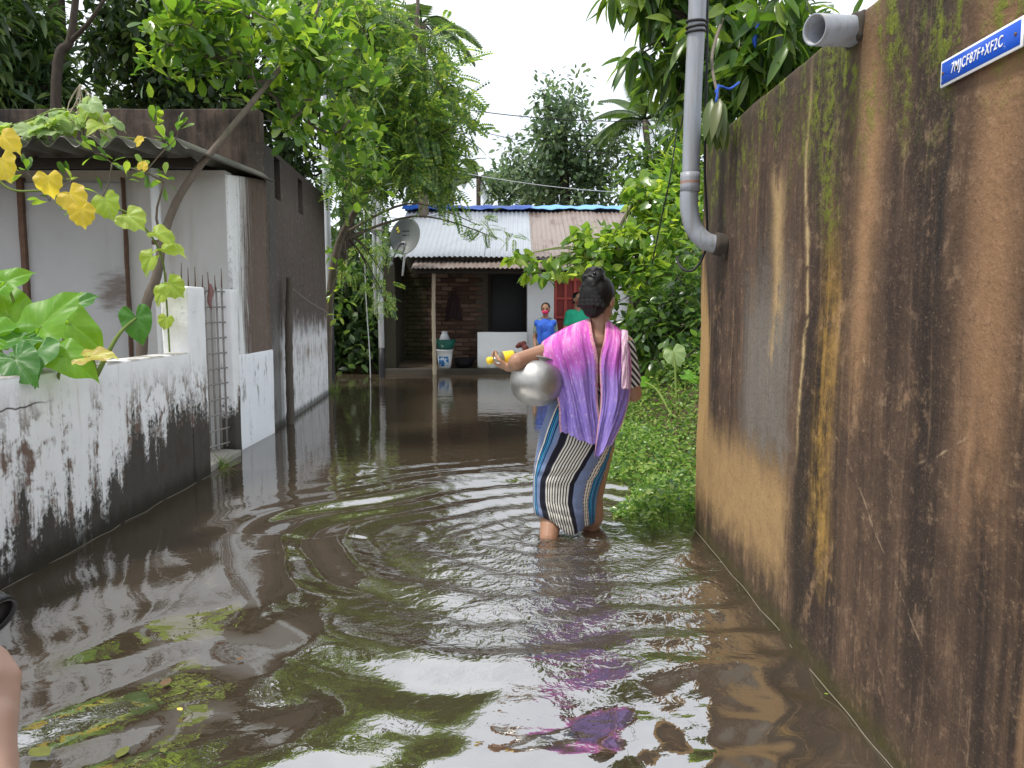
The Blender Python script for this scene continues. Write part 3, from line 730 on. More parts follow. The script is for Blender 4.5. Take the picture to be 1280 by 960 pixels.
# waterline scum
for nm, pts in (('scum_line', [(-1.992+.004*math.sin(i*1.7)+.003*rng.normal(), i*.12, .002) for i in range(0, 43)]), ('scum_line', [(.906+.002*math.sin(i*2.1)+.002*rng.normal(), .3+i*.12, .007) for i in range(30)])):
    V, F = tube(pts, .0015, 5, 160); plain('scum', (.20, .175, .13), .6, .3, 30); obj(nm, V, F, 'scum', kind='stuff')

# bamboo post, wire, poles
def bamboo(name, p0, p1, r, m, nodes, label, cat='post'):
    p0, p1 = Vector(p0), Vector(p1); pts, rad = [], []
    for i in range(nodes*4+1):
        t = i/(nodes*4); pts.append(p0.lerp(p1, t)+Vector((math.sin(t*7)*.006, math.cos(t*5)*.006, 0))); rad.append(r*(1.14 if i % 4 == 0 else 1.0)*(1-.12*t))
    V, F = tube(pts, rad, 12); return tag(obj(name, V, F, m), label, cat)
a = P(361, 529, 7.25); bamboo('bamboo_post', (a.x, a.y, -.36), P(362, 347, 7.25), .038, 'weathered_bamboo', 8, 'weathered dark bamboo post standing in the water beside the building')
V, F = tube([P(363, 358, 7.25), P(385, 376, 7.9), P(408, 390, 8.8), P(414, 398, 9.4)], .003, 5, 16); tag(obj('wire', V, F, 'grey_iron'), 'thin pale wire tied to the dark bamboo post', 'wire')
def utility_pole(u, vb, Y, H, r, label, thin):
    c = P(u, vb, Y); t = empty('utility_pole', (c.x, Y, -.36), label, 'pole', 'utility poles')
    V, F = tube([(c.x, Y, -.36), (c.x, Y, c.z)], r*1.03, 18, 4); obj('painted_base', V, F, 'black_paint', t)
    V, F = tube([(c.x, Y, c.z), (c.x-.03, Y, H)], [r, r*.85], 18, 6); obj('pole', V, F, 'steel_pole', t)
    if thin:
        V, F = tube([(c.x-.085, Y, 1.0), (c.x-.10, Y, H-.3)], .03, 12, 5); obj('conduit', V, F, 'steel_pole', t)
        for z in (1.4, 2.3, 3.2): V, F = bevel_box((c.x-.13, Y-.06, z), (c.x+.05, Y+.06, z+.03), .004); obj('clamp', V, F, 'grey_iron', t)
utility_pole(477, 435, 12.2, 5.0, .048, 'grey steel pole with a black base and a conduit standing before the brick house', True)
utility_pole(413, 406, 11.3, 4.4, .052, 'grey steel pole with a black base half hidden behind the building corner', False)

# grass at the waterline
def tuft(u, v, Y, n, h, label):
    c = P(u, v, Y); parts = []
    for _ in range(n):
        a = rng.random()*6.28; r = rng.random()*.07; b = Vector((c.x+r*math.cos(a), Y+r*math.sin(a), -.03)); l = h*(.5+rng.random()); d = Vector((rng.normal()*.5, rng.normal()*.5, 1.0)).normalized()
        parts.append(tube([b, b+d*l*.6, b+d*l+Vector((d.x, d.y, 0))*l*.5], [.003, .0025, .0006], 4, 5))
    V, F = join(parts); tag(obj('grass_tuft', V, F, 'tuft_green'), label, 'grass', 'grass tufts at the waterline')
plain('tuft_green', (.13, .20, .035), .6, .4, 30)
tuft(275, 572, 5.25, 40, .10, 'green grass tuft on the concrete step below the iron gate')
tuft(417, 492, 9.95, 50, .16, 'green grass tuft in the water at the far corner of the washed building')

# ------------------------------------------------------------------ brick house at the end of the lane
hs = empty('brick_house', (0, 14, 0), 'low brick house with corrugated iron roof and blue ridge sheet closing the lane', 'house')
V, F = rough_box((-2.2, 12.85, -.36), (1.4, 14.15, .085), .2, .01, 3, .02); obj('plinth', V, F, 'dark_plinth', hs)
V, F = panel_wall((-2.15, 14.02, 0), (1, 0, 0), 4.3, .08, 2.35, .2, [(1.76, 2.40, .10, 1.78)]); bw = obj('wall', V, F, 'mortar', hs, False)
bme = mk_mesh('brick', *bevel_box((-.118, -.02, -.033), (.118, .012, .033), .006, 1), smooth=False); bme.materials.append(MATS['brick'])
pi = parent_inv(bw)
for r in range(22):
    for c in range(8):
        bx = -2.03+c*.25+(.125 if r % 2 else 0)
        if bx > -.53: continue
        b = inst(bme, 'brick', bw, pi @ Vector((bx+rng.normal()*.003, 14.012+rng.normal()*.004, .13+r*.0775)), (rng.normal()*.01, rng.normal()*.012, rng.normal()*.02))
V, F = bevel_box((-.45, 14.03, .1), (.30, 14.07, 1.80), .004); obj('door', V, F, 'black_door', hs)
for xx in (-.40, .245):
    V, F = bevel_box((xx-.03, 13.995, .09), (xx+.03, 14.018, 1.80), .004); obj('door_frame', V, F, 'dark_wood', hs)
V, F = panel_wall((.262, 13.12, 0), (1, 0, 0), .45, .09, 1.95, .88); obj('porch_wall', V, F, 'whitewash', hs, False)
V, F = panel_wall((1.42, 13.12, 0), (1, 0, 0), .8, .09, 1.95, .2); obj('porch_wall', V, F, 'whitewash', hs, False)
for x0 in (-2.15, 1.98):
    V, F = panel_wall((x0+.19, 12.95, 0), (0, 1, 0), 5.0, .08, 2.0, .18); obj('side_wall', V, F, 'mortar', hs, False)
V, F = panel_wall((-2.15, 18.0, 0), (1, 0, 0), 4.3, .08, 1.95, .2); obj('rear_wall', V, F, 'mortar', hs, False)
rd = obj('red_door', *bevel_box((.72, 13.16, .1), (1.415, 13.20, 1.86), .004), 'red_dark', hs)
for xx in (.74, .91, 1.07, 1.23, 1.395):
    V, F = bevel_box((xx-.022, 13.135, .12), (xx+.022, 13.158, 1.84), .003); obj('stile', V, F, 'red_paint', rd)
for zz in (.15, .62, .94, 1.26, 1.58, 1.82):
    V, F = bevel_box((.72, 13.128, zz-.02), (1.415, 13.152, zz+.02), .003); obj('rail', V, F, 'red_paint', rd)
def corr_sheet(x0, x1, a, b, mt, parent, pitch=.085, amp=.011, name='roof_sheet', jag=.01):
    n = int((x1-x0)/pitch*6); xx = np.linspace(x0, x1, n); tt = np.linspace(0, 1, 6)
    Xg, Tg = np.meshgrid(xx, tt, indexing='ij'); j = rng.normal()*jag
    Yg = a[0]+j+(b[0]-a[0]-j)*Tg; Zg = a[1]+(b[1]-a[1])*Tg+amp*np.cos(Xg*2*np.pi/pitch)+.008*np.sin(Tg*3+x0*5)*Tg
    V, F = grid_sheet(np.stack([Xg, Yg, Zg], -1), .003, (0, 0, 1)); return obj(name, V, F, mt, parent)
EAV, RDG = (12.72, 1.935), (15.5, 3.06)
xs = np.linspace(-2.06, .30, 4)
for i in range(3): corr_sheet(xs[i], xs[i+1]+.03, (EAV[0], EAV[1]+.006*(i % 2)), (RDG[0], RDG[1]+.006*(i % 2)), 'zinc_sheet', hs)
xs = np.linspace(.33, 2.2, 4)
for i in range(3): corr_sheet(xs[i], xs[i+1]+.02, (EAV[0], EAV[1]+.006*(i % 2)), (RDG[0], RDG[1]+.006*(i % 2)), 'rusty_sheet', hs)
xs = np.linspace(-2.06, 2.2, 7)
for i in range(6): corr_sheet(xs[i], xs[i+1]+.02, (18.3, 1.935), (RDG[0]+.02, RDG[1]), 'zinc_sheet', hs)
xs = np.linspace(-1.62, 1.15, 5)
for i in range(4): corr_sheet(xs[i], xs[i+1]+.02, (12.40, 1.735+.005*(i % 2)), (12.95, 1.90), 'rusty_sheet', hs, .075, .009, 'eave_sheet', .02)
V, F = bevel_box((-1.6, 12.62, 1.66), (1.1, 12.68, 1.725), .004); obj('eave_beam', V, F, 'dark_wood', hs)
def tarp(x0, x1, mt):
    Xg, Tg = np.meshgrid(np.linspace(x0, x1, 40), np.linspace(-1, 1, 11), indexing='ij')
    Yg = 15.5+Tg*.26+.01*np.sin(Xg*7); Zg = 3.125-np.abs(Tg)**1.4*.10+.012*np.sin(Xg*9+Tg*2)+.008*np.sin(Xg*23)
    V, F = grid_sheet(np.stack([Xg, Yg, Zg], -1), .003, (0, 0, 1)); obj('ridge_sheet', V, F, mt, hs)
tarp(-2.15, .4, 'blue_tarp'); tarp(.38, 2.25, 'pale_blue_tarp')
a = P(544, 437, 12.95); bamboo('bamboo_post', (a.x, 12.75, -.36), (P(542, 337, 12.75).x, 12.75, 1.70), .034, 'bamboo', 9, 'pale bamboo post holding up the rusty eave of the brick house')
V, F = rough_box((-.585, 12.98, -.36), (.262, 13.08, .695), .1, .004, 3, .01)
tag(obj('parapet_wall', V, F, 'whitewash'), 'short white wall before the dark doorway with a dark stain at the waterline', 'wall')
# satellite dish
dc = P(508, 297, 12.35)
ds = empty('satellite_dish', (dc.x-.15, 12.45, 1.70), 'grey satellite dish mounted in front of the corrugated roof', 'satellite dish')
Md = Matrix.Rotation(math.radians(-14), 4, 'Z') @ Matrix.Rotation(math.radians(72), 4, 'X') @ Matrix.Diagonal((.88, 1.08, 1, 1))
prof = [(1e-3+.285*t, .07*t*t) for t in np.linspace(0, 1, 12)]+[(.288, .066)]+[(.285*t+1e-3, .07*t*t-.008) for t in np.linspace(1, 0, 10)]
plain('dish_grey', (.105, .118, .114), .5, .1, 5); plain('dish_mark', (.05, .05, .05), .6); plain('emblem_yellow', (.70, .60, .06), .5)
V, F = lathe(prof, 40, dc, Md); obj('reflector', V, F, 'dish_grey', ds)
M3 = np.array(Md.to_3x3())
def on_dish(x, y, dz=.004): return Vector(tuple(M3 @ np.array([x, y, .07*(x*x+y*y)/.285**2+dz])))+dc
for row, (y, segs) in enumerate(((.10, (-.085, -.06, -.04, -.02, 0, .02, .04)), (.035, (-.07, -.05, -.03, -.01, .035)))):
    for x in segs:
        c = on_dish(x, y); V, F = bevel_box((c.x-.007, c.y-.002, c.z-.009), (c.x+.007, c.y+.001, c.z+.009), .001, 1); obj('marking', V, F, 'dish_mark', ds)
for x, y in ((-.175, .13), (-.155, .09)):
    c = on_dish(x, y); V, F = lathe([(1e-3, 0), (.02, .001), (.028, 0), (.02, -.002)], 14, c, Md); obj('emblem', V, F, 'emblem_yellow', ds)
V, F = tube([on_dish(-.01, -.10), on_dish(-.06, -.18, .10), P(488, 331, 12.0)], [.016, .014, .012], 8, 10); obj('arm', V, F, 'black_paint', ds)
V, F = tube([P(490, 329, 12.02), P(486, 333, 11.96)], [.03, .022], 12, 4); obj('receiver', V, F, 'dish_grey', ds)
V, F = bevel_box(tuple(on_dish(-.03, -.12)-Vector((.03, .02, .04))), tuple(on_dish(-.03, -.12)+Vector((.03, .01, .05))), .006); obj('bracket', V, F, 'steel_pole', ds)
V, F = tube([(dc.x-.10, 12.55, 1.62), (dc.x-.02, 12.46, dc.z-.05)], .018, 10, 4); obj('mast', V, F, 'steel_pole', ds)
# things on the plinth
def lathe_thing(name, u, v, Y, prof, m, label, cat, n=28):
    c = P(u, v, Y); V, F = lathe(prof, n, (c.x, Y, c.z)); return tag(obj(name, V, F, m), label, cat)
def m_bucket(k):
    p = k.tc('Object'); x, y, z = k.xyz(p); n = k.noise(p, 12, 4)
    return dict(c=k.mix(k.ss(z, .035, .04)*k.ss(z, .205, .20)*k.ss(k.m('ABSOLUTE', x+.01), .09, .08), (.70, .72, .74), k.mix(k.ss(n, .5, .6), (.02, .14, .42), (.5, .6, .7))), r=.4)
mat('bucket_print', m_bucket); plain('green_plastic', (.012, .11, .085), .4, .2, 8); plain('grey_plastic', (.34, .36, .40), .45, .2, 8); plain('black_plastic', (.012, .012, .015), .4, .3, 8)
zp = .085; cx = P(556, 460, 13.0).x
for nm, dx, zz, pr, mt, lb, ct in (
    ('bucket', 0, zp, [(.105, 0), (.12, .15), (.138, .30), (.146, .30), (.146, .315), (.132, .315), (.118, .15), (.10, .01), (.001, .01)], 'bucket_print', 'white paint bucket with a blue print on the house plinth', 'bucket'),
    ('tub', .012, zp+.317, [(.12, 0), (.165, .12), (.175, .16), (.182, .165), (.17, .17), (.158, .12), (.11, .01), (.001, .01)], 'green_plastic', 'dark green plastic tub standing on the white bucket', 'tub'),
    ('jug', .0, zp+.33, [(.06, 0), (.085, .08), (.09, .16), (.06, .24), (.045, .26), (.055, .29), (.045, .29), (.035, .26), (.001, .2)], 'grey_plastic', 'grey plastic jug standing in the green tub', 'jug')):
    V, F = lathe(pr, 26, (cx+dx, 13.02, zz)); tag(obj(nm, V, F, mt), lb, ct)
V, F = lathe([(.11, 0), (.17, .10), (.19, .16), (.198, .165), (.18, .165), (.16, .10), (.10, .012), (.001, .012)], 26, (P(580, 460, 13.1).x, 13.1, zp)); tag(obj('basin', V, F, 'black_plastic'), 'black plastic basin beside the white bucket', 'basin')
bg = empty('hanging_bag', (P(567, 400, 13.95).x, 13.93, 1.05), 'dark brown cloth bag hanging on the brick wall', 'bag'); plain('bag_cloth', (.035, .018, .022), .9, .4, 20)
c = P(567, 384, 13.93)
Xg, Zg = np.meshgrid(np.linspace(-1, 1, 16), np.linspace(0, 1, 14), indexing='ij')
wd = .075+.075*np.sqrt(Zg); Gd = np.stack([c.x+Xg*wd, 13.95-.05*(1-Xg**2)*(.4+Zg)+.008*np.sin(Xg*9+Zg*4), c.z+.20-Zg*.42+.02*np.cos(Xg*3)], -1)
V, F = grid_sheet(Gd, .03, (0, -1, 0)); obj('pouch', V, F, 'bag_cloth', bg)
V, F = tube([c+Vector((-.05, .01, .19)), c+Vector((-.015, .02, .33)), c+Vector((.015, .02, .33)), c+Vector((.05, .01, .19))], .01, 6, 14); obj('strap', V, F, 'bag_cloth', bg)

# overhead wires
def wire(a, b, sag, label, r=.008, m='black_rubber'):
    a, b = Vector(a), Vector(b); pts = [a.lerp(b, t)-Vector((0, 0, sag*4*t*(1-t))) for t in np.linspace(0, 1, 24)]
    V, F = tube(pts, r, 5); tag(obj('overhead_wire', V, F, m), label, 'wire', 'overhead wires')
wire(P(478, 118, 12.2), P(900, 145, 14), .22, 'upper dark wire running from the steel pole across the sky')
wire(P(478, 130, 12.2), P(920, 196, 16), .30, 'lower thin wire crossing before the round tree behind the house', .006)
wire(P(478, 195, 12.2), P(900, 238, 18), .25, 'pale wire crossing above the iron roof', .007, 'steel_pole')
wire((-2.2, 6.85, 2.72), P(415, 152, 11.3), .02, 'dark wire from the parapet to the half hidden pole', .006)
wire((-2.6, 6.75, 2.42), P(415, 240, 11.3), .03, 'dark wire running along the building below the parapet', .007)
wire(P(415, 250, 11.2), P(560, 262, 13.5), .20, 'pale cable sagging past the satellite dish', .008, 'steel_pole')
V, F = tube([P(455, 262, 11.9), P(457, 360, 11.9), P(462, 440, 11.9), P(463, 473, 11.9)], .008, 5, 14); tag(obj('cord', V, F, 'steel_pole'), 'pale cord hanging down into the water beside the steel pole', 'cord')

# ------------------------------------------------------------------ foliage tools
def leaf_tpl(width, n=4, fold=.12, curl=.15, obov=0.5, pointed=True):
    """leaf along +y from 0 to 1; two strips folded at the midrib"""
    V, F = [], []
    for i in range(n+1):
        t = i/n; w = width*math.sin(math.pi*t**(math.log(.5)/math.log(obov)))**.8 if 0 < t < 1 else (0.0 if pointed or i == 0 else width*.5)
        z = -curl*t*t
        V += [(-w, t, z+fold*w), (0, t, z), (w, t, z+fold*w)]
    for i in range(n):
        a = i*3
        F += [(a, a+1, a+4, a+3), (a+1, a+2, a+5, a+4)]
    return np.array(V, float), np.array(F)
def heart_tpl(w=.42):
    o = [(0, -.02), (w*.6, -.14), (w, .10), (w*.9, .38), (w*.5, .72), (0, 1.0)]
    V = [(0, t, -.10*t*t) for t in (-.02, .1, .38, .72, 1.0)]
    V = [(0, .0, 0), (0, .38, -.03), (0, 1.0, -.16)]+[(s*x, y, .10*x-.12*y*y) for s in (-1, 1) for x, y in o[1:5]]
    F = [(0, 1, 4, 3), (1, 5, 4, 4), (1, 6, 5, 5), (1, 2, 6, 6), (0, 7, 8, 1), (1, 8, 9, 9), (1, 9, 10, 10), (1, 10, 2, 2)]
    # triangles stored as quads would be degenerate; use tris throughout
    T = [(0, 1, 4), (0, 4, 3), (1, 5, 4), (1, 6, 5), (1, 2, 6), (0, 7, 8), (0, 8, 1), (1, 8, 9), (1, 9, 10), (1, 10, 2)]
    return np.array(V, float), np.array(T)
def pinnate_tpl(n=9, L=.26, w=.06, droop=.25, twice=False):
    V, F = [], []
    for i in range(n):
        t = .12+.88*i/(n-1)
        for s in (-1, 1):
            l = L*(1-.55*abs(t-.45)); a = len(V); c = np.array([0, t, -droop*t*t]); d = np.array([s*.88, .42, -.18]); q = np.array([-s*.42, .88, 0])
            V += [c, c+d*l*.5+q*w, c+d*l, c+d*l*.5-q*w]; F.append((a, a+1, a+2, a+3))
    a = len(V); V += [(-.008, 0, 0), (.008, 0, 0), (.004, 1, -droop), (-.004, 1, -droop)]; F.append((a, a+1, a+2, a+3))
    return np.array(V, float), np.array(F)
def nrm(v): return v/(np.linalg.norm(v, axis=-1, keepdims=True)+1e-9)
def frames(d, up):
    y = nrm(d); x = nrm(np.cross(y, up)); z = np.cross(x, y); return x, y, z
def scatter(T, pos, d, up, s):
    TV, TF = T; x, y, z = frames(d, up); s = np.asarray(s).reshape(-1, 1, 1)
    V = pos[:, None]+s*(TV[None, :, :1]*x[:, None]+TV[None, :, 1:2]*y[:, None]+TV[None, :, 2:]*z[:, None])
    n, m = V.shape[:2]; F = (TF[None]+(np.arange(n)*m)[:, None, None]).reshape(-1, TF.shape[1])
    return V.reshape(-1, 3), F
def in_ellipsoids(ells, n, shell=.35):
    vol = np.array([r[0]*r[1]*r[2] for c, r in ells]); pick = rng.choice(len(ells), n, p=vol/vol.sum())
    d = nrm(rng.normal(size=(n, 3))); rad = shell+(1-shell)*rng.random(n)**.6
    C = np.array([tuple(c) for c, r in ells])[pick]; R = np.array([r for c, r in ells])[pick]
    return C+d*R*rad[:, None]
def whorls(cl, per, rad, up_bias, rnd=.6):
    """leaves round each cluster point: pos, direction"""
    n = len(cl); idx = np.repeat(np.arange(n), per); d = nrm(rng.normal(size=(n*per, 3))+np.array([0, 0, up_bias]))
    return cl[idx]+d*rad*rng.random((n*per, 1))**.7, nrm(d+rng.normal(size=d.shape)*rnd*.5), idx
def branches(trunk, r0, cl, frac, mat_, parent, r_tip=.004, name='branch', every=1, start=.45):
    """limbs that fork: every cluster hangs on its nearest neighbour towards the trunk; one joined part"""
    tr = catmull(trunk, 40)[int(40*start):]; nodes = [tuple(q) for q in tr]; nt = len(nodes); P_ = np.array(nodes+[tuple(c) for c in cl])
    best = np.full(len(P_), np.inf); par = np.zeros(len(P_), int); done = np.zeros(len(P_), bool); done[:nt] = True
    for i in range(nt, len(P_)):
        d = np.linalg.norm(P_[:nt]-P_[i], axis=1)+.8*np.maximum(0, P_[:nt, 2]-P_[i, 2]); par[i] = d.argmin(); best[i] = d.min()
    order = []
    for _ in range(len(cl)):
        q = np.where(done, np.inf, best); i = int(q.argmin()); done[i] = True; order.append(i)
        d = np.linalg.norm(P_-P_[i], axis=1)*1.25+.3*np.maximum(0, P_[i, 2]-P_[:, 2]); up = (d < best) & ~done; par[up] = i; best[up] = d[up]
    cnt = np.ones(len(P_))
    for i in reversed(order): cnt[par[i]] += cnt[i]
    parts = []
    for i in order:
        a, c = P_[par[i]], P_[i]; L = np.linalg.norm(c-a); mid = (a+c)/2+rng.normal(size=3)*.07*L; r = min(r0*.7, r_tip*math.sqrt(cnt[i]))
        parts.append(tube([a, mid, c], [r*1.1, r, r*.75 if cnt[i] > 1 else r_tip*.5], 5, 6))
    V, F = join(parts); return obj(name, V, F, mat_, parent, kind='stuff')
def visible_rank(pos, s, pad=0):
    q = project(pos); ok = (q[:, 0] > -pad) & (q[:, 0] < 1280+pad) & (q[:, 1] > -pad) & (q[:, 1] < 960+pad)
    return np.where(ok, s/q[:, 2], 0)
def leaf_parts(T, pos, d, up, s, m, parent, n, name='leaf'):
    """the n leaves that show largest as objects sharing one mesh, the rest joined into one crown part"""
    rk = np.argsort(-visible_rank(pos, s)); big, rest = rk[:n], rk[n:]
    me = mk_mesh(name, T[0], T[1]); me.materials.append(MATS[m]); x, y, z = frames(d, up); inv = parent_inv(parent)
    for i in big:
        o = bpy.data.objects.new(name, me); COL.objects.link(o); o.parent = parent
        M = Matrix(((x[i, 0], y[i, 0], z[i, 0], 0), (x[i, 1], y[i, 1], z[i, 1], 0), (x[i, 2], y[i, 2], z[i, 2], 0), (0, 0, 0, 1)))
        o.matrix_basis = inv @ Matrix.Translation(pos[i]) @ M @ Matrix.Scale(s[i], 4)
    if len(rest):
        V, F = scatter(T, pos[rest], d[rest], up[rest], s[rest]); obj('crown', V, F, m, parent, kind='stuff')
def ups(d, flat=1.0):
    return nrm(np.array([0, 0, 1.0])*flat+rng.normal(size=d.shape)*.45)
def tree(name, label, cat, trunk, radii, ells, ncl, per, crad, T, size, lm, bm, up_bias=.3, droop=0.0, nobj=0, group=None, every=2, shell=.35, flat=1.0, vary=.35, start=.4):
    b = Vector(trunk[0]); t = empty(name, b, label, cat, group)
    V, F = tube(trunk, radii, 10, len(trunk)*5, .12); obj('trunk', V, F, bm, t)
    cl = in_ellipsoids(ells, ncl, shell); branches(trunk, radii[0], cl, .28, bm, t, r_tip=.0022*max(1, (abs(cl[:, 1]).mean()/7)), start=start)
    pos, d, _ = whorls(cl, per, crad, up_bias); d = nrm(d+np.array([0, 0, -droop])); s = size*(1+vary*(rng.random(len(pos))*2-1))
    if nobj: leaf_parts(T, pos, d, ups(d, flat), s, lm, t, nobj)
    else:
        V, F = scatter(T, pos, d, ups(d, flat), s); obj('crown', V, F, lm, t, kind='stuff')
    return t, cl

T_OBOV = leaf_tpl(.25, 5, .25, .14, .66, False); T_LANCE = leaf_tpl(.115, 5, .35, .28, .45); T_OVAL = leaf_tpl(.24, 3, .2, .15, .45)
T_HEART = heart_tpl(); T_PIN = pinnate_tpl(); T_SMALL = leaf_tpl(.28, 2, .2, .12, .5)

# ------------------------------------------------------------------ trees
# glossy-leaved tree leaning over the porch
jt = [P(168, 462, 5.15), P(180, 400, 5.15), P(196, 345, 5.15), P(206, 290, 5.2), P(232, 232, 5.3), P(285, 165, 5.5), P(338, 100, 5.8), P(385, 40, 6.1), P(420, -60, 6.4)]
jt[0].z = .10
jack, jcl = tree('porch_tree', 'thin leaning tree with glossy oval leaves growing beside the porch post', 'tree', jt, [.040, .035, .031, .028, .025, .022, .019, .016, .009],
    [(P(300, 62, 5.8), (.75, .5, .44)), (P(405, 120, 6.2), (.42, .5, .55)), (P(450, 195, 6.8), (.28, .4, .40)), (P(230, 30, 5.6), (.35, .4, .35)), (P(425, 60, 6.3), (.36, .5, .42))],
    195, 10, .11, T_OBOV, .115, 'jack_leaf', 'grey_bark', .7, 0, 260, shell=.2, start=.6)
# low side shoots of the same tree over the roof edge
tw = [(88, 226), (118, 192), (140, 205), (160, 225), (182, 215), (196, 158), (212, 182), (222, 165), (62, 252), (34, 216), (128, 246), (100, 262), (205, 228), (45, 300), (75, 300), (215, 350), (60, 190)]
cl = np.array([tuple(P(u, v, 4.75+rng.random()*.25)) for u, v in tw[:13]])
V, F = None, None
branches([P(206, 300, 5.2), P(203, 296, 5.15), P(200, 292, 5.1)], .02, cl, .3, 'grey_bark', jack, .0022, 'twig', start=0)
pos, d, _ = whorls(cl, 7, .05, .8); leaf_parts(T_OBOV, pos, d, ups(d), .075*(1+.3*rng.random(len(pos))), 'jack_leaf', jack, 40)

# feathery tree behind the building
ft = [P(408, 480, 10.6), P(412, 380, 10.5), P(425, 300, 10.4), P(462, 235, 10.2), P(500, 150, 10.2), P(520, 40, 10.2), P(525, -120, 10.2)]
ft[0].z = -.3
feather, fcl = tree('feathery_tree', 'light green feathery tree with fern like leaves arching towards the iron roof', 'tree', ft, [.060, .055, .050, .042, .035, .028, .012],
    [(P(500, 120, 10), (.85, .9, 1.0)), (P(465, 205, 9.6), (.60, .6, .42)), (P(548, 195, 10.4), (.40, .6, .58)), (P(430, 35, 10), (.8, .9, .5)), (P(425, 320, 10.0), (.12, .3, .25))],
    215, 9, .25, T_PIN, .27, 'feather_leaf', 'grey_bark', .15, .35, 0, every=2, shell=.15)
for u, v, u2, v2 in ((430, 292, 600, 282), (428, 300, 622, 298)):
    V, F = tube([P(u, v, 10.4), P((u+u2)/2, min(v, v2)-28, 10.9), P(u2, v2, 11.6)], [.022, .015, .006], 7, 14); obj('limb', V, F, 'grey_bark', feather)
    cl = np.array([tuple(P(u2+rng.normal()*22, v2+rng.normal()*10-8, 11.5)) for _ in range(6)])
    pos, d, _ = whorls(cl, 3, .12, 0); d = nrm(d+np.array([0, 0, -.5])); V, F = scatter(T_PIN, pos, d, ups(d), .20*np.ones(len(pos))); obj('spray', V, F, 'feather_leaf', feather, kind='stuff')
# dark dense trees behind the building
for (u, v, Y, rx, rz, lab, lm, n) in (
    (-15, 60, 12.5, 1.0, 1.3, 'dark dense tree with long drooping leaves behind the left end of the parapet', 'dark_leaf', 190),
    (190, 75, 16, 1.4, 1.2, 'dark bushy tree behind the middle of the sooty parapet', 'dark_leaf', 230),
    (300, 50, 17, 2.4, 2.0, 'tall dark tree behind the thin glossy leaved tree', 'dark_leaf', 300),
    (435, 85, 17.5, 1.7, 1.7, 'tall dark green tree behind the feathery tree', 'dark_leaf', 280),
    (60, -190, 14, 3.6, 1.9, 'high spreading dark tree with its crown raised out of view to darken the water reflection', 'dark_leaf', 300)):  # crown enlarged above the view so the water reflects leaves instead of sky
    c = P(u, v, Y); tr = [(c.x-.3, Y, .1), (c.x-.1, Y, c.z*.45), (c.x+.1, Y, c.z), (c.x+.3, Y, c.z+rz*.7)]
    tree('dense_tree', lab, 'tree', tr, [.20, .16, .10, .04], [(c, (rx, 1.3, rz)), (c+Vector((rx*.5, .4, -rz*.8)), (rx*.8, 1.0, rz*.7))], n, 24, .40, T_OVAL if u != -15 else T_LANCE, .20 if u != -15 else .30, lm, 'dark_bark', 0, .35, 0, 'dark trees behind the building', every=3)
bt = empty('bare_trunk', P(75, 110, 11.5), 'dark forked bare trunk rising behind the parapet before the bright gap', 'tree'); bt.location.z = 0
a = P(68, 300, 11.5); V, F = tube([(a.x, 11.5, .1), P(70, 110, 11.5), P(88, 50, 11.5), P(96, -20, 11.5), P(104, -120, 11.5)], [.085, .072, .055, .045, .03], 10, 24, .1); obj('trunk', V, F, 'dark_bark', bt)
V, F = tube([P(88, 52, 11.5), P(102, 38, 11.4), P(114, 24, 11.3), P(150, -30, 11.2)], [.04, .032, .028, .015], 8, 14, .1); obj('limb', V, F, 'dark_bark', bt)
# far trees behind the house
def far_tree(u, v, Y, ells, lab, n, size=.22, lm='far_leaf', per=22, crad=.5):
    c = P(u, v, Y); tr = [(c.x, Y, .1), (c.x+.1, Y, c.z*.5), (c.x, Y, c.z), (c.x+.1, Y, c.z+1.0)]
    tree('background_tree', lab, 'tree', tr, [.22, .18, .12, .04], ells, n, per, crad, T_OVAL, size, lm, 'dark_bark', 0, .2, 0, 'trees behind the brick house', every=3, shell=.25)
far_tree(705, 190, 24, [(P(700, 140, 24), (1.0, 1.0, 1.15)), (P(680, 200, 24), (1.3, 1.2, 1.0)), (P(745, 195, 24), (1.1, 1.2, 1.0)), (P(720, 245, 24), (1.9, 1.2, .7))], 'round grey green tree standing high behind the iron roof', 270, .20, crad=.5)
far_tree(660, 240, 27, [(P(650, 240, 27), (1.2, 1.0, .9))], 'low pale tree between the palm and the round tree', 60)
far_tree(830, 240, 20, [(P(830, 235, 20), (1.4, 1.2, 1.0)), (P(870, 180, 20), (1.0, 1.2, 1.2))], 'yellow green tree behind the bush and the drain pipe', 150, .2, 'bush_dark')
far_tree(560, 235, 19, [(P(530, 215, 19), (.6, .9, .7))], 'green tree between the feathery tree and the palm', 60, .2)
# palms
def frond_mesh(L=1.0, n=26, droop=.55, w=.03, ll=.28):
    V, F = [], []
    c = lambda t: np.array([0, L*t*(1-.12*t), L*(.25*t-droop*t*t)])
    for i in range(n):
        t = .16+.84*i/(n-1); l = ll*L*(math.sin(math.pi*min(1, t*.85+.1))**.6)
        for s in (-1, 1):
            a = len(V); p = c(t); d = nrm(np.array([s*.75, .45, -.38-.25*t])); q = np.array([0, 1.0, .1])*w*.5*L
            V += [p-q, p+q, p+d*l*.55+q*.9+np.array([0, 0, -.02]), p+d*l, p+d*l*.55-q*.9+np.array([0, 0, -.02])]; F += [(a, a+1, a+2, a+4), (a+4, a+2, a+3, a+3)]
    F = [f if f[2] != f[3] else f[:3] for f in F]
    tv, tf = tube([c(t) for t in np.linspace(0, 1, 8)], np.linspace(.02, .004, 8)*L, 5); o = len(V); V += [tuple(v) for v in tv]; F += [tuple(i+o for i in f) for f in tf]
    me = mk_mesh('frond', V, F); me.materials.append(MATS['palm_leaf']); return me
FR = frond_mesh(); FR2 = frond_mesh(1.0, 18, .75, .04, .34)
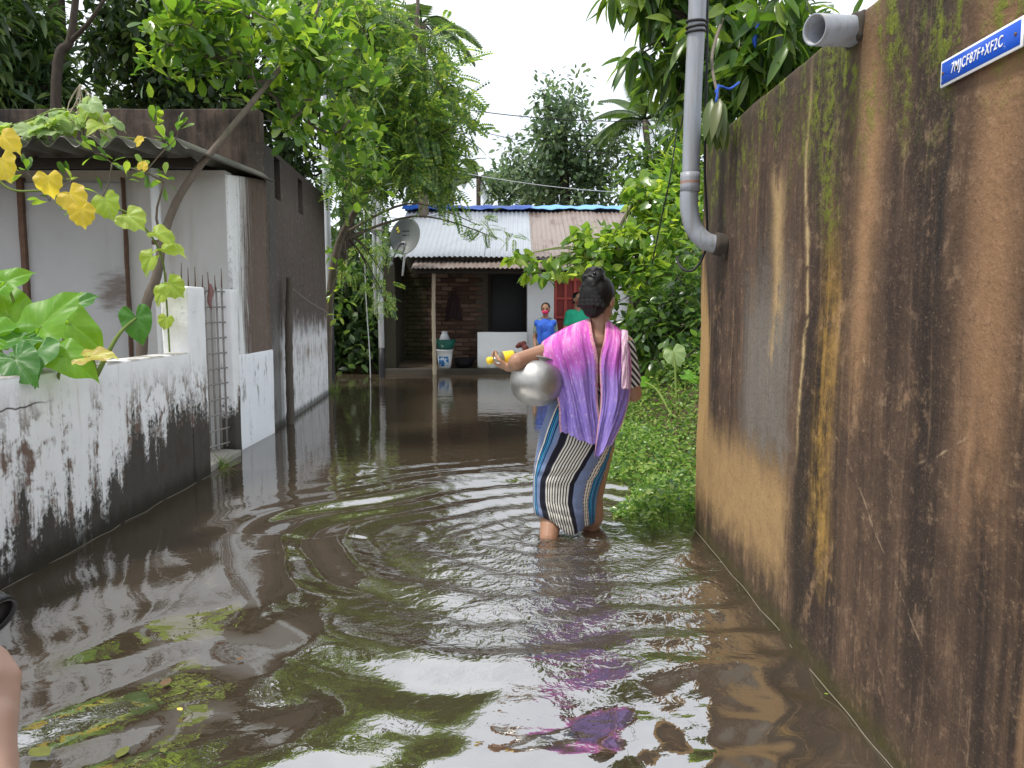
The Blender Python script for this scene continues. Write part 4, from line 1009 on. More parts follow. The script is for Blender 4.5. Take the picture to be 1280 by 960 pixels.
def palm(u, v, Y, L, nf, lab, lean=0.0, me=FR, tilt=(.2, 1.2)):
    c = P(u, v, Y); t = empty('palm_tree', (c.x+lean, Y, .0), lab, 'palm', 'palms behind the house')
    V, F = tube([(c.x+lean, Y, 0), (c.x+lean*.7, Y, c.z*.5), (c.x, Y, c.z)], [.13, .10, .085], 10, 18, .08); obj('trunk', V, F, 'grey_bark', t)
    for i in range(nf):
        az = 2*math.pi*i/nf*2.4+rng.normal()*.2; el = tilt[0]+(tilt[1]-tilt[0])*rng.random()
        o = inst(me, 'frond', t, Vector((c.x, Y, c.z))-t.location, Euler((el-.3, 0, az), 'XYZ'), (L, L, L)); o.rotation_mode = 'XYZ'
palm(598, 222, 30, 1.7, 15, 'coconut palm showing its drooping crown above the blue ridge', 0, FR, (-.1, 1.1))
palm(806, 150, 22, 1.8, 15, 'coconut palm with a leaning trunk right of the round tree', .55, FR, (0, 1.2))
palm(527, 30, 15, 1.15, 11, 'slender palm whose feathery head rises above the feathery tree', 0, FR2, (-.1, 1.0))
palm(553, 130, 17, .9, 9, 'small slender palm peeping out of the feathery tree towards the sky', 0, FR2, (-.1, 1.0))
# far wood closing the view
n = 26000; X = rng.uniform(-45, 45, n); Yy = 34+rng.random(n)*5+np.abs(X)*.1; top = 2.6+1.1*np.sin(X*.6)+.7*np.sin(X*1.7+1)+np.where(np.abs(X) > 5, 2.2, 0)
pos = np.stack([X, Yy, rng.random(n)**.75*top], 1); d = nrm(rng.normal(size=(n, 3))); V, F = scatter(T_SMALL, pos, d, ups(d), .55*np.ones(n))
tag(obj('far_wood', V, F, 'wood_mass'), 'far off wood closing the view behind the trees', 'wood', kind='stuff')
n = 9000; X = np.concatenate([rng.uniform(-9, -2.0, n//2), rng.uniform(-3.6, -1.6, n//2)]); Yy = np.concatenate([rng.uniform(18, 20, n//2), rng.uniform(12.75, 14.3, n//2)])
tp = np.concatenate([2.5+.8*np.sin(X[:n//2]*1.3), 1.5+.3*np.sin(X[n//2:]*4)]); ok = ~((X > -2.3) & (Yy < 18))
pos = np.stack([X, Yy, rng.random(n)**.8*tp], 1)[ok]; d = nrm(rng.normal(size=pos.shape)); V, F = scatter(T_OVAL, pos, d, ups(d), .20*np.ones(len(pos)))
tag(obj('undergrowth', V, F, 'dark_leaf'), 'dark undergrowth between the building and the brick house', 'undergrowth', kind='stuff')

# ------------------------------------------------------------------ mango over the right wall
mt = [(1.9, 5.6, .1), (1.85, 5.5, 1.2), (1.65, 5.2, 2.0), (1.5, 4.9, 2.6), (1.3, 4.7, 3.4)]
mango, mcl = tree('mango_tree', 'mango tree with long drooping dark leaves hanging over the brown wall', 'tree', mt, [.14, .12, .09, .06, .03],
    [(P(900, 70, 4.6), (.42, .45, .28)), (P(975, 60, 4.3), (.42, .4, .33)), (P(900, -20, 4.7), (.45, .45, .16)), (P(815, -10, 4.7), (.22, .3, .14)), (P(905, 150, 4.4), (.16, .2, .16)), (P(850, 90, 4.7), (.13, .2, .22))],
    150, 11, .07, T_LANCE, .185, 'mango_leaf', 'dark_bark', -.2, .55, 240, every=1, shell=.1)
cl = np.array([tuple(P(u, v, y)) for u, v, y in ((800, 62, 4.6), (790, 74, 4.6), (812, 70, 4.7), (838, 90, 4.6), (845, 130, 4.6), (850, 165, 4.5), (765, -12, 4.6), (800, -5, 4.6), (838, 10, 4.6), (826, 60, 4.7))])
parts = [tube([np.array(P(900, 50, 4.6)), (np.array(P(880, 30, 4.6))+c)/2, c], [.012, .008, .004], 5, 9) for c in cl]
V, F = join(parts); obj('twig', V, F, 'dark_bark', mango)
pos, d, _ = whorls(cl, 10, .03, -.3); d = nrm(d+np.array([0, 0, -.75])); leaf_parts(T_LANCE, pos, d, ups(d), .17*(1+.3*rng.random(len(pos))), 'mango_leaf', mango, 60)
# pale bunch hanging at the wall corner
c = np.array(P(898, 122, 3.22)); n = 26
dd = nrm(np.stack([rng.normal(size=n)*.30, rng.normal(size=n)*.36-.15, -1.0*np.ones(n)], 1)); pos = c+rng.normal(size=(n, 3))*.012+np.array([0, 0, -.02])
leaf_parts(T_LANCE, pos, dd, nrm(dd*[1, 1, 0]+np.array([0, -.3, .2])), .15*(1+.25*rng.random(n)), 'mango_pale', mango, n)
V, F = tube([c, P(890, 70, 3.5), P(905, 20, 4.4)], [.006, .007, .01], 6, 12); obj('twig', V, F, 'grey_bark', mango)
V, F = join([tube([P(894, 116, 3.22), P(900, 108, 3.22), P(912, 111, 3.25), P(924, 103, 3.3)], .005, 6, 14), tube([P(898, 106, 3.22), P(895, 128, 3.2)], .005, 6, 5)])
plain('blue_cord', (.01, .07, .42), .6, .2, 20); tag(obj('cord', V, F, 'blue_cord'), 'bright blue cord tied round the pale hanging mango shoot', 'cord')
V, F = tube([P(948, 30, 4.1), P(943, 48, 4.1), P(946, 62, 4.1)], [.006, .014, .005], 7, 8); tag(obj('cord', V, F, 'blue_cord'), 'short blue strip of plastic caught among the mango leaves', 'cord')

# ------------------------------------------------------------------ bushes on the right bank
bt_ = [P(800, 500, 7.6), P(800, 420, 7.6), P(790, 340, 7.6), P(770, 300, 7.7), P(800, 240, 7.7)]; bt_[0].z = .15
bush, bcl = tree('climber_bush', 'light green bush draped with heart leaved climber on the right bank', 'bush', bt_, [.045, .04, .034, .025, .012],
    [(P(800, 340, 7.5), (.55, .6, .45)), (P(750, 320, 7.8), (.42, .5, .24)), (P(848, 320, 7.3), (.34, .5, .5)), (P(815, 255, 7.6), (.26, .4, .20))],
    145, 15, .14, T_HEART, .085, 'bush_leaf', 'grey_bark', .2, .25, 250, every=2, shell=.3)
cl = np.array([tuple(P(u, v, 7.4+rng.random()*.3)) for u, v in ((655, 318), (668, 330), (680, 345), (690, 325), (700, 340), (712, 318), (725, 335), (660, 345), (735, 300), (720, 300), (745, 350), (640, 322), (812, 215), (800, 225), (790, 240))])
hub = np.array(P(775, 330, 7.6)); V, F = join([tube([hub, (hub+c)/2+np.array([0, 0, .12]), c], [.010, .007, .003], 5, 9) for c in cl]); obj('twig', V, F, 'green_stem', bush)
pos, d, _ = whorls(cl, 9, .07, -.1); d = nrm(d+np.array([0, 0, -.75])); leaf_parts(T_HEART, pos, d, ups(d, .6), .095*(1+.35*rng.random(len(pos))), 'bush_leaf', bush, 50)
b2 = [P(840, 520, 6.8), P(840, 470, 6.8), P(835, 420, 6.8), P(830, 370, 6.8)]; b2[0].z = .15
tree('broadleaf_bush', 'dense darker green bush under the climber beside the lane', 'bush', b2, [.035, .03, .025, .01],
    [(P(830, 410, 6.8), (.36, .5, .34)), (P(795, 425, 7.3), (.26, .45, .30)), (P(862, 380, 6.6), (.22, .4, .5)), (P(850, 450, 6.2), (.25, .35, .16))],
    190, 16, .11, T_OVAL, .085, 'bush_dark', 'dark_bark', .1, .3, 0, every=3, shell=.2)
b3 = [P(862, 420, 8.8), P(862, 360, 8.8), P(868, 250, 8.8), P(868, 200, 8.8)]; b3[0].z = .15
tree('tall_shrub', 'pale shrub with narrow leaves rising beside the drain pipe', 'bush', b3, [.03, .03, .02, .01],
    [(P(850, 270, 8.8), (.34, .4, .40)), (P(845, 215, 8.9), (.25, .3, .25))], 70, 18, .14, T_LANCE, .17, 'bush_leaf', 'grey_bark', .5, 0, 0, every=2)

# ground cover on the bank
n = 36000; Yg = 3.72+rng.random(n)**1.25*5.2; Xg = .60+.10*np.sin(Yg*3.1)+.06*np.sin(Yg*7.3)+rng.random(n)**.95*1.7
Xg = np.where(Yg < 3.95, np.maximum(Xg, .66)+.04, Xg); ok = ~((Yg < 3.86) & (Xg > .86))
Xg, Yg = Xg[ok], Yg[ok]; n = len(Xg)
edge = smoothst(Xg, .58, .85); z = np.maximum(ground_h(Xg, Yg), 0.0)+edge*(.06+.17*rng.random(n)**1.3+.05*np.sin(Xg*5+Yg*3))+.01*rng.random(n)
pos = np.stack([Xg, Yg, z], 1); d = nrm(rng.normal(size=(n, 3))*[1, 1, .5]+[0, -.1, .15]); s = .026+.030*rng.random(n)**2
V, F = scatter(T_SMALL, pos, d, nrm(np.array([0, 0, 1.0])+rng.normal(size=d.shape)*.55), s)
tag(obj('ground_cover', V, F, 'cover_leaf'), 'mat of small bright green leaves covering the right bank', 'plants', kind='stuff')
# stems under the cover
parts = []
for i in range(0, n, 60):
    p = pos[i]; parts.append(tube([(p[0]+.03, p[1]+.03, max(-.05, p[2]-.16)), p], [.003, .002], 4, 3))
V, F = join(parts); tag(obj('cover_stems', V, F, 'green_stem'), 'thin stems under the leaf mat of the right bank', 'plants', kind='stuff')

# ------------------------------------------------------------------ big leaves
def polar_leaf(outline, cup=.10, wave=.03, rings=6, tip_droop=.25, nw=7, fold=.25):
    """leaf blade; origin at the stalk joint, tip at +y; outline = right half from tip round to the notch"""
    o = catmull([(x, y, 0) for x, y in outline], 26)[:, :2]; full = np.concatenate([o, (o*[-1, 1])[::-1][1:]])
    V, uv, F = [(0, 0, 0)], [(0, 0)], []
    m = len(full); w = max(abs(full[:, 0]))
    for r in range(1, rings+1):
        f = (r/rings)
        for j, (x, y) in enumerate(full):
            X, Yv = x*f, y*f
            z = fold*abs(X)*(1-.5*f)+cup*(f*f)*.2-tip_droop*max(0, Yv)**2+wave*f*f*math.sin(j*nw*2*math.pi/m)-.25*max(0, abs(X)-.25)**1.5
            V.append((X, Yv, z)); uv.append((X/w, Yv))
    for j in range(m-1): F.append((0, 1+j, 2+j))
    for r in range(rings-1):
        for j in range(m-1): a = 1+r*m+j; F.append((a, a+m, a+m+1, a+1))
    return V, F, uv
TARO = [(0, 1.0), (.16, .82), (.36, .56), (.52, .22), (.56, -.10), (.50, -.34), (.34, -.50), (.17, -.44), (.05, -.20), (0, -.06)]
LOBED = [(0, .95), (.14, .78), (.34, .74), (.42, .58), (.58, .46), (.60, .24), (.66, .02), (.54, -.16), (.36, -.34), (.12, -.22), (0, -.08)]
def big_leaf_mesh(name, outline, **kw):
    V, F, uv = polar_leaf(outline, **kw); return mk_mesh(name, V, F, True, uv)
LM = {}
for m in ('taro_leaf', 'taro_dark', 'taro_yellow'):
    for i, kw in enumerate((dict(tip_droop=.26, wave=.06, nw=9), dict(tip_droop=.42, wave=.08, nw=7))):
        me = big_leaf_mesh('leaf', TARO, **kw); me.materials.append(MATS[m]); LM[m, i] = me
for m in ('vine_yellow', 'vine_green', 'vine_pale'):
    for i, kw in enumerate((dict(tip_droop=.35, wave=.05, fold=.3), dict(tip_droop=.7, wave=.08, fold=.55, nw=5))):
        me = big_leaf_mesh('leaf', LOBED, **kw); me.materials.append(MATS[m]); LM[m, i] = me
def place_leaf(me, parent, at, tip, nor, size, stalk=None, sm='green_stem', r=.008):
    """blade at joint `at`, tip direction, face normal"""
    y = Vector(tip).normalized(); z = Vector(nor); z = (z-y*z.dot(y)).normalized(); x = y.cross(z)
    o = bpy.data.objects.new('leaf', me); COL.objects.link(o); o.parent = parent
    M = Matrix((x, y, z)).transposed().to_4x4(); o.matrix_basis = parent_inv(parent) @ Matrix.Translation(at) @ M @ Matrix.Scale(size, 4)
    if stalk is not None:
        a = Vector(stalk); q = Vector(at); mid = a.lerp(q, .55)+Vector((0, 0, .12*(q-a).length)); V, F = tube([a, mid, q], [r*1.5, r*1.1, r*.7], 7, 12); obj('stalk', V, F, sm, parent)
tb = P(60, 520, 3.75); tb.z = .12
taro = empty('taro_plant', tb, 'large elephant ear plant with broad bright green leaves behind the low wall', 'plant')
# (u, v, Y) joint, tip (dx, dy, dz), normal, size, material
for u, v, Y, tip, nor, sz, m, k_ in (
    (52, 408, 3.40, (.50, .25, .72), (-.20, -.88, .35), .225, 'taro_leaf', 0),
    (10, 395, 3.55, (-.3, .2, .75), (.25, -.85, .4), .21, 'taro_leaf', 0),
    (25, 425, 3.35, (-.7, -.3, -.1), (0, -.45, .9), .20, 'taro_dark', 0),
    (88, 405, 3.60, (.70, .2, -.50), (.45, -.60, .6), .19, 'taro_leaf', 1),
    (45, 440, 3.25, (.2, -.6, -.35), (.1, -.75, .6), .17, 'taro_dark', 1),
    (85, 385, 3.8, (.6, .3, .45), (-.1, -.8, .5), .15, 'taro_dark', 0),
    (78, 446, 3.30, (.75, -.1, -.30), (.25, -.6, .7), .17, 'taro_leaf', 1),
    (8, 352, 3.55, (.5, .2, .35), (.2, -.75, .5), .12, 'taro_leaf', 1),
    (-20, 420, 3.3, (-.6, -.2, .1), (.1, -.6, .8), .22, 'taro_leaf', 0),
    (20, 450, 3.15, (.55, -.3, -.45), (0, -.65, .7), .15, 'taro_dark', 0),
    (-40, 370, 3.5, (-.3, .2, .5), (.2, -.7, .5), .22, 'taro_leaf', 0),
    (112, 446, 3.25, (.75, -.1, .12), (.15, -.45, .85), .12, 'taro_yellow', 0),
    (170, 398, 3.55, (.22, -.10, -.95), (.30, -.88, .1), .125, 'taro_dark', 0)):
    b = tb+Vector((rng.normal()*.06, rng.normal()*.06, 0)); 
    if u > 105: b = P(120, 470, 3.45)
    place_leaf(LM[m, k_], taro, P(u, v, Y), tip, nor, sz, b)
# yellowing climber with lobed leaves
vine = empty('lobed_vine', P(190, 440, 4.6), 'climber with big lobed yellow and green leaves strung across the porch', 'plant'); vine.location.z = .1
V, F = tube([P(-30, 190, 4.3), P(10, 235, 4.3), P(60, 240, 4.35), P(100, 262, 4.4), P(150, 262, 4.4), P(185, 290, 4.5), P(203, 325, 4.6), P(208, 375, 4.7), P(212, 440, 4.75)], .006, 6, 60); obj('stem', V, F, 'green_stem', vine)
for u, v, Y, tip, nor, sz, m, k_ in (
    (2, 200, 4.25, (.2, -.1, -.9), (-.1, -.9, .2), .10, 'vine_yellow', 0), (4, 172, 4.35, (.5, 0, -.3), (0, -.6, .7), .085, 'vine_yellow', 1),
    (60, 222, 4.3, (.15, -.1, -.9), (.3, -.9, .1), .085, 'vine_yellow', 1), (88, 243, 4.35, (.5, -.2, -.6), (-.1, -.85, .4), .10, 'vine_yellow', 0), (102, 262, 4.3, (.1, -.1, -.95), (.2, -.9, .2), .085, 'vine_yellow', 0),
    (132, 250, 4.35, (.2, -.1, -.8), (-.1, -.9, .3), .095, 'vine_green', 0), (160, 270, 4.4, (.6, -.2, -.4), (0, -.75, .6), .10, 'vine_green', 0), (196, 292, 4.5, (.8, 0, -.15), (0, -.5, .8), .09, 'vine_green', 1),
    (205, 312, 4.55, (.7, -.2, .1), (0, -.45, .9), .10, 'vine_green', 1), (190, 322, 4.55, (-.5, -.2, -.6), (-.2, -.8, .4), .09, 'vine_green', 1), (212, 355, 4.65, (.55, -.1, -.5), (0, -.85, .4), .09, 'vine_green', 0),
    (205, 365, 4.65, (-.5, -.2, -.5), (-.1, -.8, .5), .075, 'vine_green', 1), (208, 398, 4.7, (-.2, -.2, -.8), (.1, -.8, .4), .06, 'vine_green', 0), (178, 210, 4.6, (.2, 0, .7), (0, -.9, .2), .04, 'vine_yellow', 0), (172, 178, 4.7, (.5, -.2, .4), (0, -.8, .5), .045, 'vine_yellow', 0)):
    place_leaf(LM[m, k_], vine, P(u, v, Y), tip, nor, sz*1.3)
rv = empty('roof_vine', (-3.2, 5.3, 2.2), 'pale climber heaped with broad leaves on the porch roof edge', 'plant')
V, F = tube([(-3.7, 5.15, 2.24), (-3.2, 5.1, 2.28), (-2.95, 5.2, 2.40), (-2.7, 5.3, 2.26), (-2.4, 5.4, 2.24)], .006, 6, 30); obj('stem', V, F, 'green_stem', rv)
for i in range(46):
    u = rng.normal(85, 32) if i < 36 else rng.uniform(-10, 60); v = 162-40*math.exp(-((u-100)/32)**2)*rng.random()+rng.normal()*5
    place_leaf(LM['vine_pale' if i % 3 else 'vine_green', i % 2], rv, P(u, v, 5.0+rng.random()*.35), (rng.normal(), rng.normal()-.5, -.3), (rng.normal()*.4, -.55, .8), .085+.05*rng.random())
parts = [tube([P(100, 105, 5.2), P(100+rng.normal()*16, 135+rng.normal()*6, 5.2), P(100+rng.normal()*42, 178, 5.15)], [.002, .003, .004], 4, 10) for _ in range(14)]
V, F = join(parts); obj('dry_stems', V, F, 'bamboo', rv)
# big leaves on the right bank
bk = empty('bank_taro', P(845, 480, 5.6), 'pale broad leaved plant at the foot of the bush on the right bank', 'plant'); bk.location.z = .3
for u, v, Y, tip, nor, sz, m, k_ in ((842, 440, 5.7, (.3, -.3, -.7), (-.35, -.75, .5), .13, 'vine_pale', 0), (806, 478, 6.0, (-.6, -.3, .1), (-.1, -.6, .8), .13, 'taro_leaf', 0), (860, 470, 5.5, (.5, -.3, -.2), (0, -.6, .8), .10, 'taro_leaf', 1)):
    place_leaf(LM[m, k_], bk, P(u, v, Y), tip, nor, sz, bk.location+Vector((rng.normal()*.03, 0, 0)))
# creepers hanging in the shade left of the house
cl = np.array([tuple(P(u, v, 11.0+rng.random()*1.4)) for u, v in [(428+rng.random()*62, 300+rng.random()*85) for _ in range(22)]])
cr = empty('creeper', P(450, 470, 11.8), 'fern like creeper hanging in the shade around the steel pole', 'plant'); cr.location.z = .0
hub = np.array(P(430, 290, 11)); V, F = join([tube([hub, (hub+c)/2+np.array([0, 0, .1]), c], [.012, .008, .004], 5, 8) for c in cl[::2]]); obj('stem', V, F, 'dark_bark', cr)
pos, d, _ = whorls(cl, 6, .14, -.2); d = nrm(d+np.array([0, 0, -.5])); V, F = scatter(T_PIN, pos, d, ups(d), .19*np.ones(len(pos))); obj('foliage', V, F, 'feather_leaf', cr, kind='stuff')
cl = np.array([tuple(P(u, v, 10.2+rng.random()*.6)) for u, v in ((420, 335), (428, 350), (418, 365), (432, 378), (424, 395), (415, 320), (436, 340))])
pos, d, _ = whorls(cl, 10, .10, -.1); V, F = scatter(T_OVAL, pos, d, ups(d), .13*np.ones(len(pos))); obj('foliage', V, F, 'bush_leaf', cr, kind='stuff')
V, F = join([tube([hub, c], [.010, .004], 5, 6) for c in cl]); obj('stem', V, F, 'dark_bark', cr)
# floating leaves and bits
FL = leaf_tpl(.3, 4, .05, .02, .5); fi = 0
def on_water(u, v):
    q = P(u, v, 1.0); d = q-Vector((0, 0, CAM_H)); return Vector((0, 0, CAM_H))+d*(CAM_H/-d.z)
plain('floating_dull', (.11, .12, .02), .5, .4, 40); plain('floating_yellow', (.55, .46, .10), .5, .3, 40); plain('floating_green', (.22, .34, .05), .5, .3, 40); plain('floating_brown', (.12, .07, .035), .7, .4, 40)
for u, v, s, m, lab in ((160, 938, .05, 'floating_dull', 'large yellow green leaf floating beside a little green leaf'), (62, 950, .075, 'floating_dull', 'broad green leaf floating at the water edge near the arm'),
    (228, 893, .024, 'floating_yellow', 'small yellow leaf floating apart on the brown water'), (256, 861, .02, 'floating_dull', 'tiny pale green leaf floating beside a twig'), (207, 946, .028, 'floating_dull', 'little green leaf floating beside the large one'),
    (212, 852, .05, 'floating_brown', 'dark curled leaf floating on the brown water'), (296, 830, .03, 'floating_brown', 'tiny brown leaf floating in the ripples'), (362, 760, .02, 'floating_yellow', 'yellow petal floating in mid water'), (1063, 890, .03, 'floating_brown', 'reddish leaf floating beside the brown wall'), (1030, 872, .012, 'floating_green', 'green speck floating beside the brown wall')):
    p = on_water(u, v); a = rng.random()*6.28; c, s_ = math.cos(a), math.sin(a)
    Vv = FL[0]*s; Vv = np.stack([Vv[:, 0]*c-Vv[:, 1]*s_, Vv[:, 0]*s_+Vv[:, 1]*c, Vv[:, 2]+.012], 1)+np.array([p.x, p.y, 0])
    tag(obj('floating_leaf', Vv, FL[1], m), lab, 'leaf', 'leaves floating on the water')

# ------------------------------------------------------------------ people
def m_skin(name, c):
    def f(k):
        n = k.noise(k.tc('Object'), 9, 5, .6); g = k.noise(k.tc('Object'), 160, 3)
        return dict(c=k.mix(n, tuple(x*.82 for x in c), tuple(x*1.12 for x in c)), r=.46, h=g, hs=.12, hd=.002, sss=.12)
    mat(name, f)
m_skin('skin_brown', (.34, .185, .115)); m_skin('skin_light', (.55, .35, .26))
def m_hair(k):
    p = k.tc('Object'); x, y, z = k.xyz(p); n = k.noise(k.vec(x*130, y*130, z*30), 1, 4, .6); b = k.noise(p, 40, 3)
    return dict(c=k.mix(n, (.003, .0026, .0026), (.012, .010, .009)), r=.5, h=n+b*.3, hs=.35, hd=.003, spec=.3)
mat('hair', m_hair)
def sph(c, r, n=12, m=8, R=None):
    th = np.linspace(0, np.pi, m+1); ph = np.linspace(0, 2*np.pi, n, endpoint=False)
    V = [(math.sin(a)*math.cos(b), math.sin(a)*math.sin(b), math.cos(a)) for a in th[1:-1] for b in ph]; top, bot = len(V), len(V)+1
    V += [(0, 0, 1), (0, 0, -1)]; F = []
    for i in range(m-2):
        for j in range(n): F.append((i*n+j, (i+1)*n+j, (i+1)*n+(j+1) % n, i*n+(j+1) % n))
    for j in range(n): F.append((top, j, (j+1) % n)); F.append((bot, (m-2)*n+(j+1) % n, (m-2)*n+j))
    V = np.array(V)*np.array(r if hasattr(r, '__len__') else (r, r, r))
    if R is not None: V = V @ np.array(R).T
    return V+np.array(c), F
def limb(pts, rads, flat=None):
    """chain of overlapping round cones (merged later into one surface)"""
    parts = []
    for i in range(len(pts)-1):
        a, b = Vector(pts[i]), Vector(pts[i+1]); L = (b-a).length; n = max(3, int(L/.018))
        for j in range(n+1): t = j/n; parts.append(sph(a.lerp(b, t), rads[i]+(rads[i+1]-rads[i])*t, 10, 6))
    return parts
def blob(name, parts, m, parent, vox=.006, smooth=6):
    V, F = join(parts); o = obj(name, V, F, m, parent)
    mod_apply(o, [('REMESH', dict(mode='VOXEL', voxel_size=vox, use_smooth_shade=True)), ('SMOOTH', dict(factor=.5, iterations=smooth))])
    o.data.polygons.foreach_set('use_smooth', np.ones(len(o.data.polygons), dtype=bool)); return o
def hand(wrist, d, nrm_, grip, s=1.0, side=1):
    """palm and five bent fingers; d = wrist to knuckles, nrm_ = palm normal, grip = curl per joint (rad), side = thumb side"""
    w = Vector(wrist); d = Vector(d).normalized(); n = Vector(nrm_); n = (n-d*n.dot(d)).normalized(); a = d.cross(n)*side
    parts = limb([w, w+d*.03*s], [.024*s, .026*s])
    for q in (-.026, -.009, .009, .026): parts += limb([w+d*.02*s+a*q*.7*s, w+d*.08*s+a*q*s], [.015*s, .0125*s])
    for q, L in ((.029, .9), (.0105, 1.0), (-.0085, .95), (-.027, .75)):
        p = w+d*.085*s+a*q*s; pts = [p]; ang = .15
        for seg in (.042, .027, .022):
            ang += grip; dd = d*math.cos(ang)+n*math.sin(ang); pts.append(pts[-1]+dd*seg*L*s)
        parts += limb(pts, [.0098*s, .009*s, .0082*s, .007*s])
    p = w+d*.025*s+a*.026*s; t1 = p+(d*.55+a*.7+n*.35).normalized()*.04*s; t2 = t1+(d*.75+a*.1+n*.65).normalized()*.032*s; t3 = t2+(d*.6-a*.25+n*.75).normalized()*.026*s
    return parts+limb([p, t1, t2, t3], [.015*s, .0115*s, .0105*s, .0085*s])
def head_parts(c, R, s=1.0):
    """skull, jaw, nose, brows, ears, lips around centre c; R columns: right, forward, up"""
    c = Vector(c); T = lambda x, y, z: c+(R @ Vector((x, y, z)))*s; Rn = R
    pr = [sph(T(0, -.008, .025), (.072*s, .090*s, .085*s), 16, 12, Rn), sph(T(0, .022, -.045), (.052*s, .058*s, .062*s), 14, 10, Rn), sph(T(0, .045, -.075), (.030*s, .028*s, .026*s), 10, 8, Rn)]
    pr += limb([T(0, .078, .012), T(0, .096, -.025)], [.009*s, .014*s]); pr += [sph(T(q, .090, -.028), .008*s, 8, 6) for q in (-.011*s, .011*s)]
    pr += [sph(T(q, .070, .028), (.022*s, .012*s, .007*s), 10, 6, Rn) for q in (-.03, .03)]
    pr += [sph(T(q, .0, -.005), (.008*s, .018*s, .030*s), 10, 8, Rn) for q in (-.073, .073)]
    pr += [sph(T(0, .078, -.052), (.022*s, .010*s, .006*s), 10, 6, Rn), sph(T(0, .076, -.063), (.018*s, .010*s, .006*s), 10, 6, Rn)]
    return pr
def Rz(a): return Matrix.Rotation(a, 3, 'Z')

# --- the woman wading with a pot
W = lambda u, v, dy=0: P(u, v, 3.62+dy)
woman = empty('person', (.25, 3.64, -.36), 'woman in a pink and violet shawl and striped wrap skirt wading with a metal pot', 'person')
Rh = Rz(math.radians(-38)) @ Matrix.Rotation(math.radians(-6), 3, 'X')
hc = W(749, 376, .02)
legL = W(686, 690, -.02); kneeL = W(692, 622, .10); legR = W(739, 672, .16); kneeR = W(738, 622, .14)
parts = head_parts(hc, Rh, 1.0)
parts += limb([W(750, 388, .02), W(748, 420, .0)], [.044, .050])
parts += limb([W(748, 428), W(700, 436)], [.062, .056]); parts += limb([W(748, 428), W(779, 432)], [.062, .056])
parts += [sph(W(741, 455, .02), (.135, .095, .13), 18, 12), sph(W(739, 490, .02), (.118, .09, .11), 18, 12), sph(W(729, 535, .03), (.150, .115, .12), 18, 12)]
parts += limb([W(712, 555, .02), kneeL, W(689, 650, .04), Vector((legL.x, legL.y, .0)), Vector((legL.x-.005, legL.y+.01, -.30))], [.090, .060, .056, .046, .034])
parts += limb([W(744, 555, .05), kneeR, W(741, 645, .15), Vector((legR.x, legR.y, .02)), Vector((legR.x, legR.y+.03, -.30))], [.098, .064, .058, .044, .034])
for q in (legL, legR): parts += limb([Vector((q.x, q.y-.02, -.315)), Vector((q.x+.01, q.y+.16, -.335))], [.036, .026])
shL, elL, wrL = W(695, 438), W(647, 452, -.16), W(641, 459, .05)
parts += limb([shL, (shL+elL)/2, elL], [.052, .046, .041]); parts += limb([elL, elL.lerp(wrL, .4), wrL], [.041, .040, .027])
parts += hand(wrL, W(622, 457, .10)-wrL, Vector((.2, .25, .9)), .55, .95, -1)
shR, elR, wrR = W(779, 434), W(792, 492, .02), W(742, 492, .20)
parts += limb([shR, elR], [.052, .042]); parts += limb([elR, wrR], [.041, .028]); parts += hand(wrR, Vector((-1, .25, .1)), Vector((0, -1, .2)), .45, .95, 1)
blob('body', parts, 'skin_brown', woman, .0055, 5)
# hair: cap, nape, bun and clip
T = lambda x, y, z: hc+Rh @ Vector((x, y, z))
hp = [sph(T(0, -.022, .033), (.082, .092, .088), 18, 14, Rh), sph(T(0, -.045, -.02), (.066, .058, .055), 14, 10, Rh), sph(T(0, -.055, -.052), (.045, .040, .035), 12, 8, Rh),
      sph(T(.0, -.055, .115), (.052, .046, .040), 14, 10, Rh), sph(T(.022, -.068, .100), (.038, .034, .032), 12, 8, Rh), sph(T(-.028, -.062, .098), (.036, .034, .034), 12, 8, Rh), sph(T(.005, -.085, .075), (.040, .03, .03), 12, 8, Rh)]
for a in np.linspace(0, 5.2, 9): hp += limb([T(.045*math.cos(a), -.058+.04*math.sin(a), .098), T(.034*math.cos(a+.8), -.06+.03*math.sin(a+.8), .135)], [.013, .012])
for i in range(7): a = -1.2+i*.4; hp += limb([T(.07*math.sin(a), -.055-.045*math.cos(a), -.03), T(.03*math.sin(a), -.10, .06), T(.012*math.sin(a), -.085, .10)], [.012, .012, .010])
hair = blob('hair', hp, 'hair', woman, .004, 10)
parts = []
for _ in range(34):
    a = rng.uniform(-1.3, 1.3); q0 = T(.05*math.sin(a), -.075, -.055+rng.random()*.03) if rng.random() < .5 else T(rng.normal()*.035, -.065+rng.normal()*.02, .13)
    e = q0+Vector((rng.normal()*.02, -.01-rng.random()*.02, -.035*rng.random() if q0.z < hc.z else .03*rng.random())); parts.append(tube([q0, (q0+e)/2+Vector((rng.normal()*.008, -.006, .004)), e], [.0011, .0009, .0005], 4, 7))
V, F = join(parts); obj('strands', V, F, 'hair', hair, kind='stuff')
plain('clip_dark', (.02, .02, .022), .2, .2, 10)
V, F = join([tube([T(.03*math.cos(a)-.0, -.105, .095+.012*math.sin(a)) for a in np.linspace(0, 3.2, 8)], .005, 6, 14), tube([T(-.02, -.108, .10), T(.035, -.10, .118)], .005, 6, 6)]); obj('hair_clip', V, F, 'clip_dark', hair)
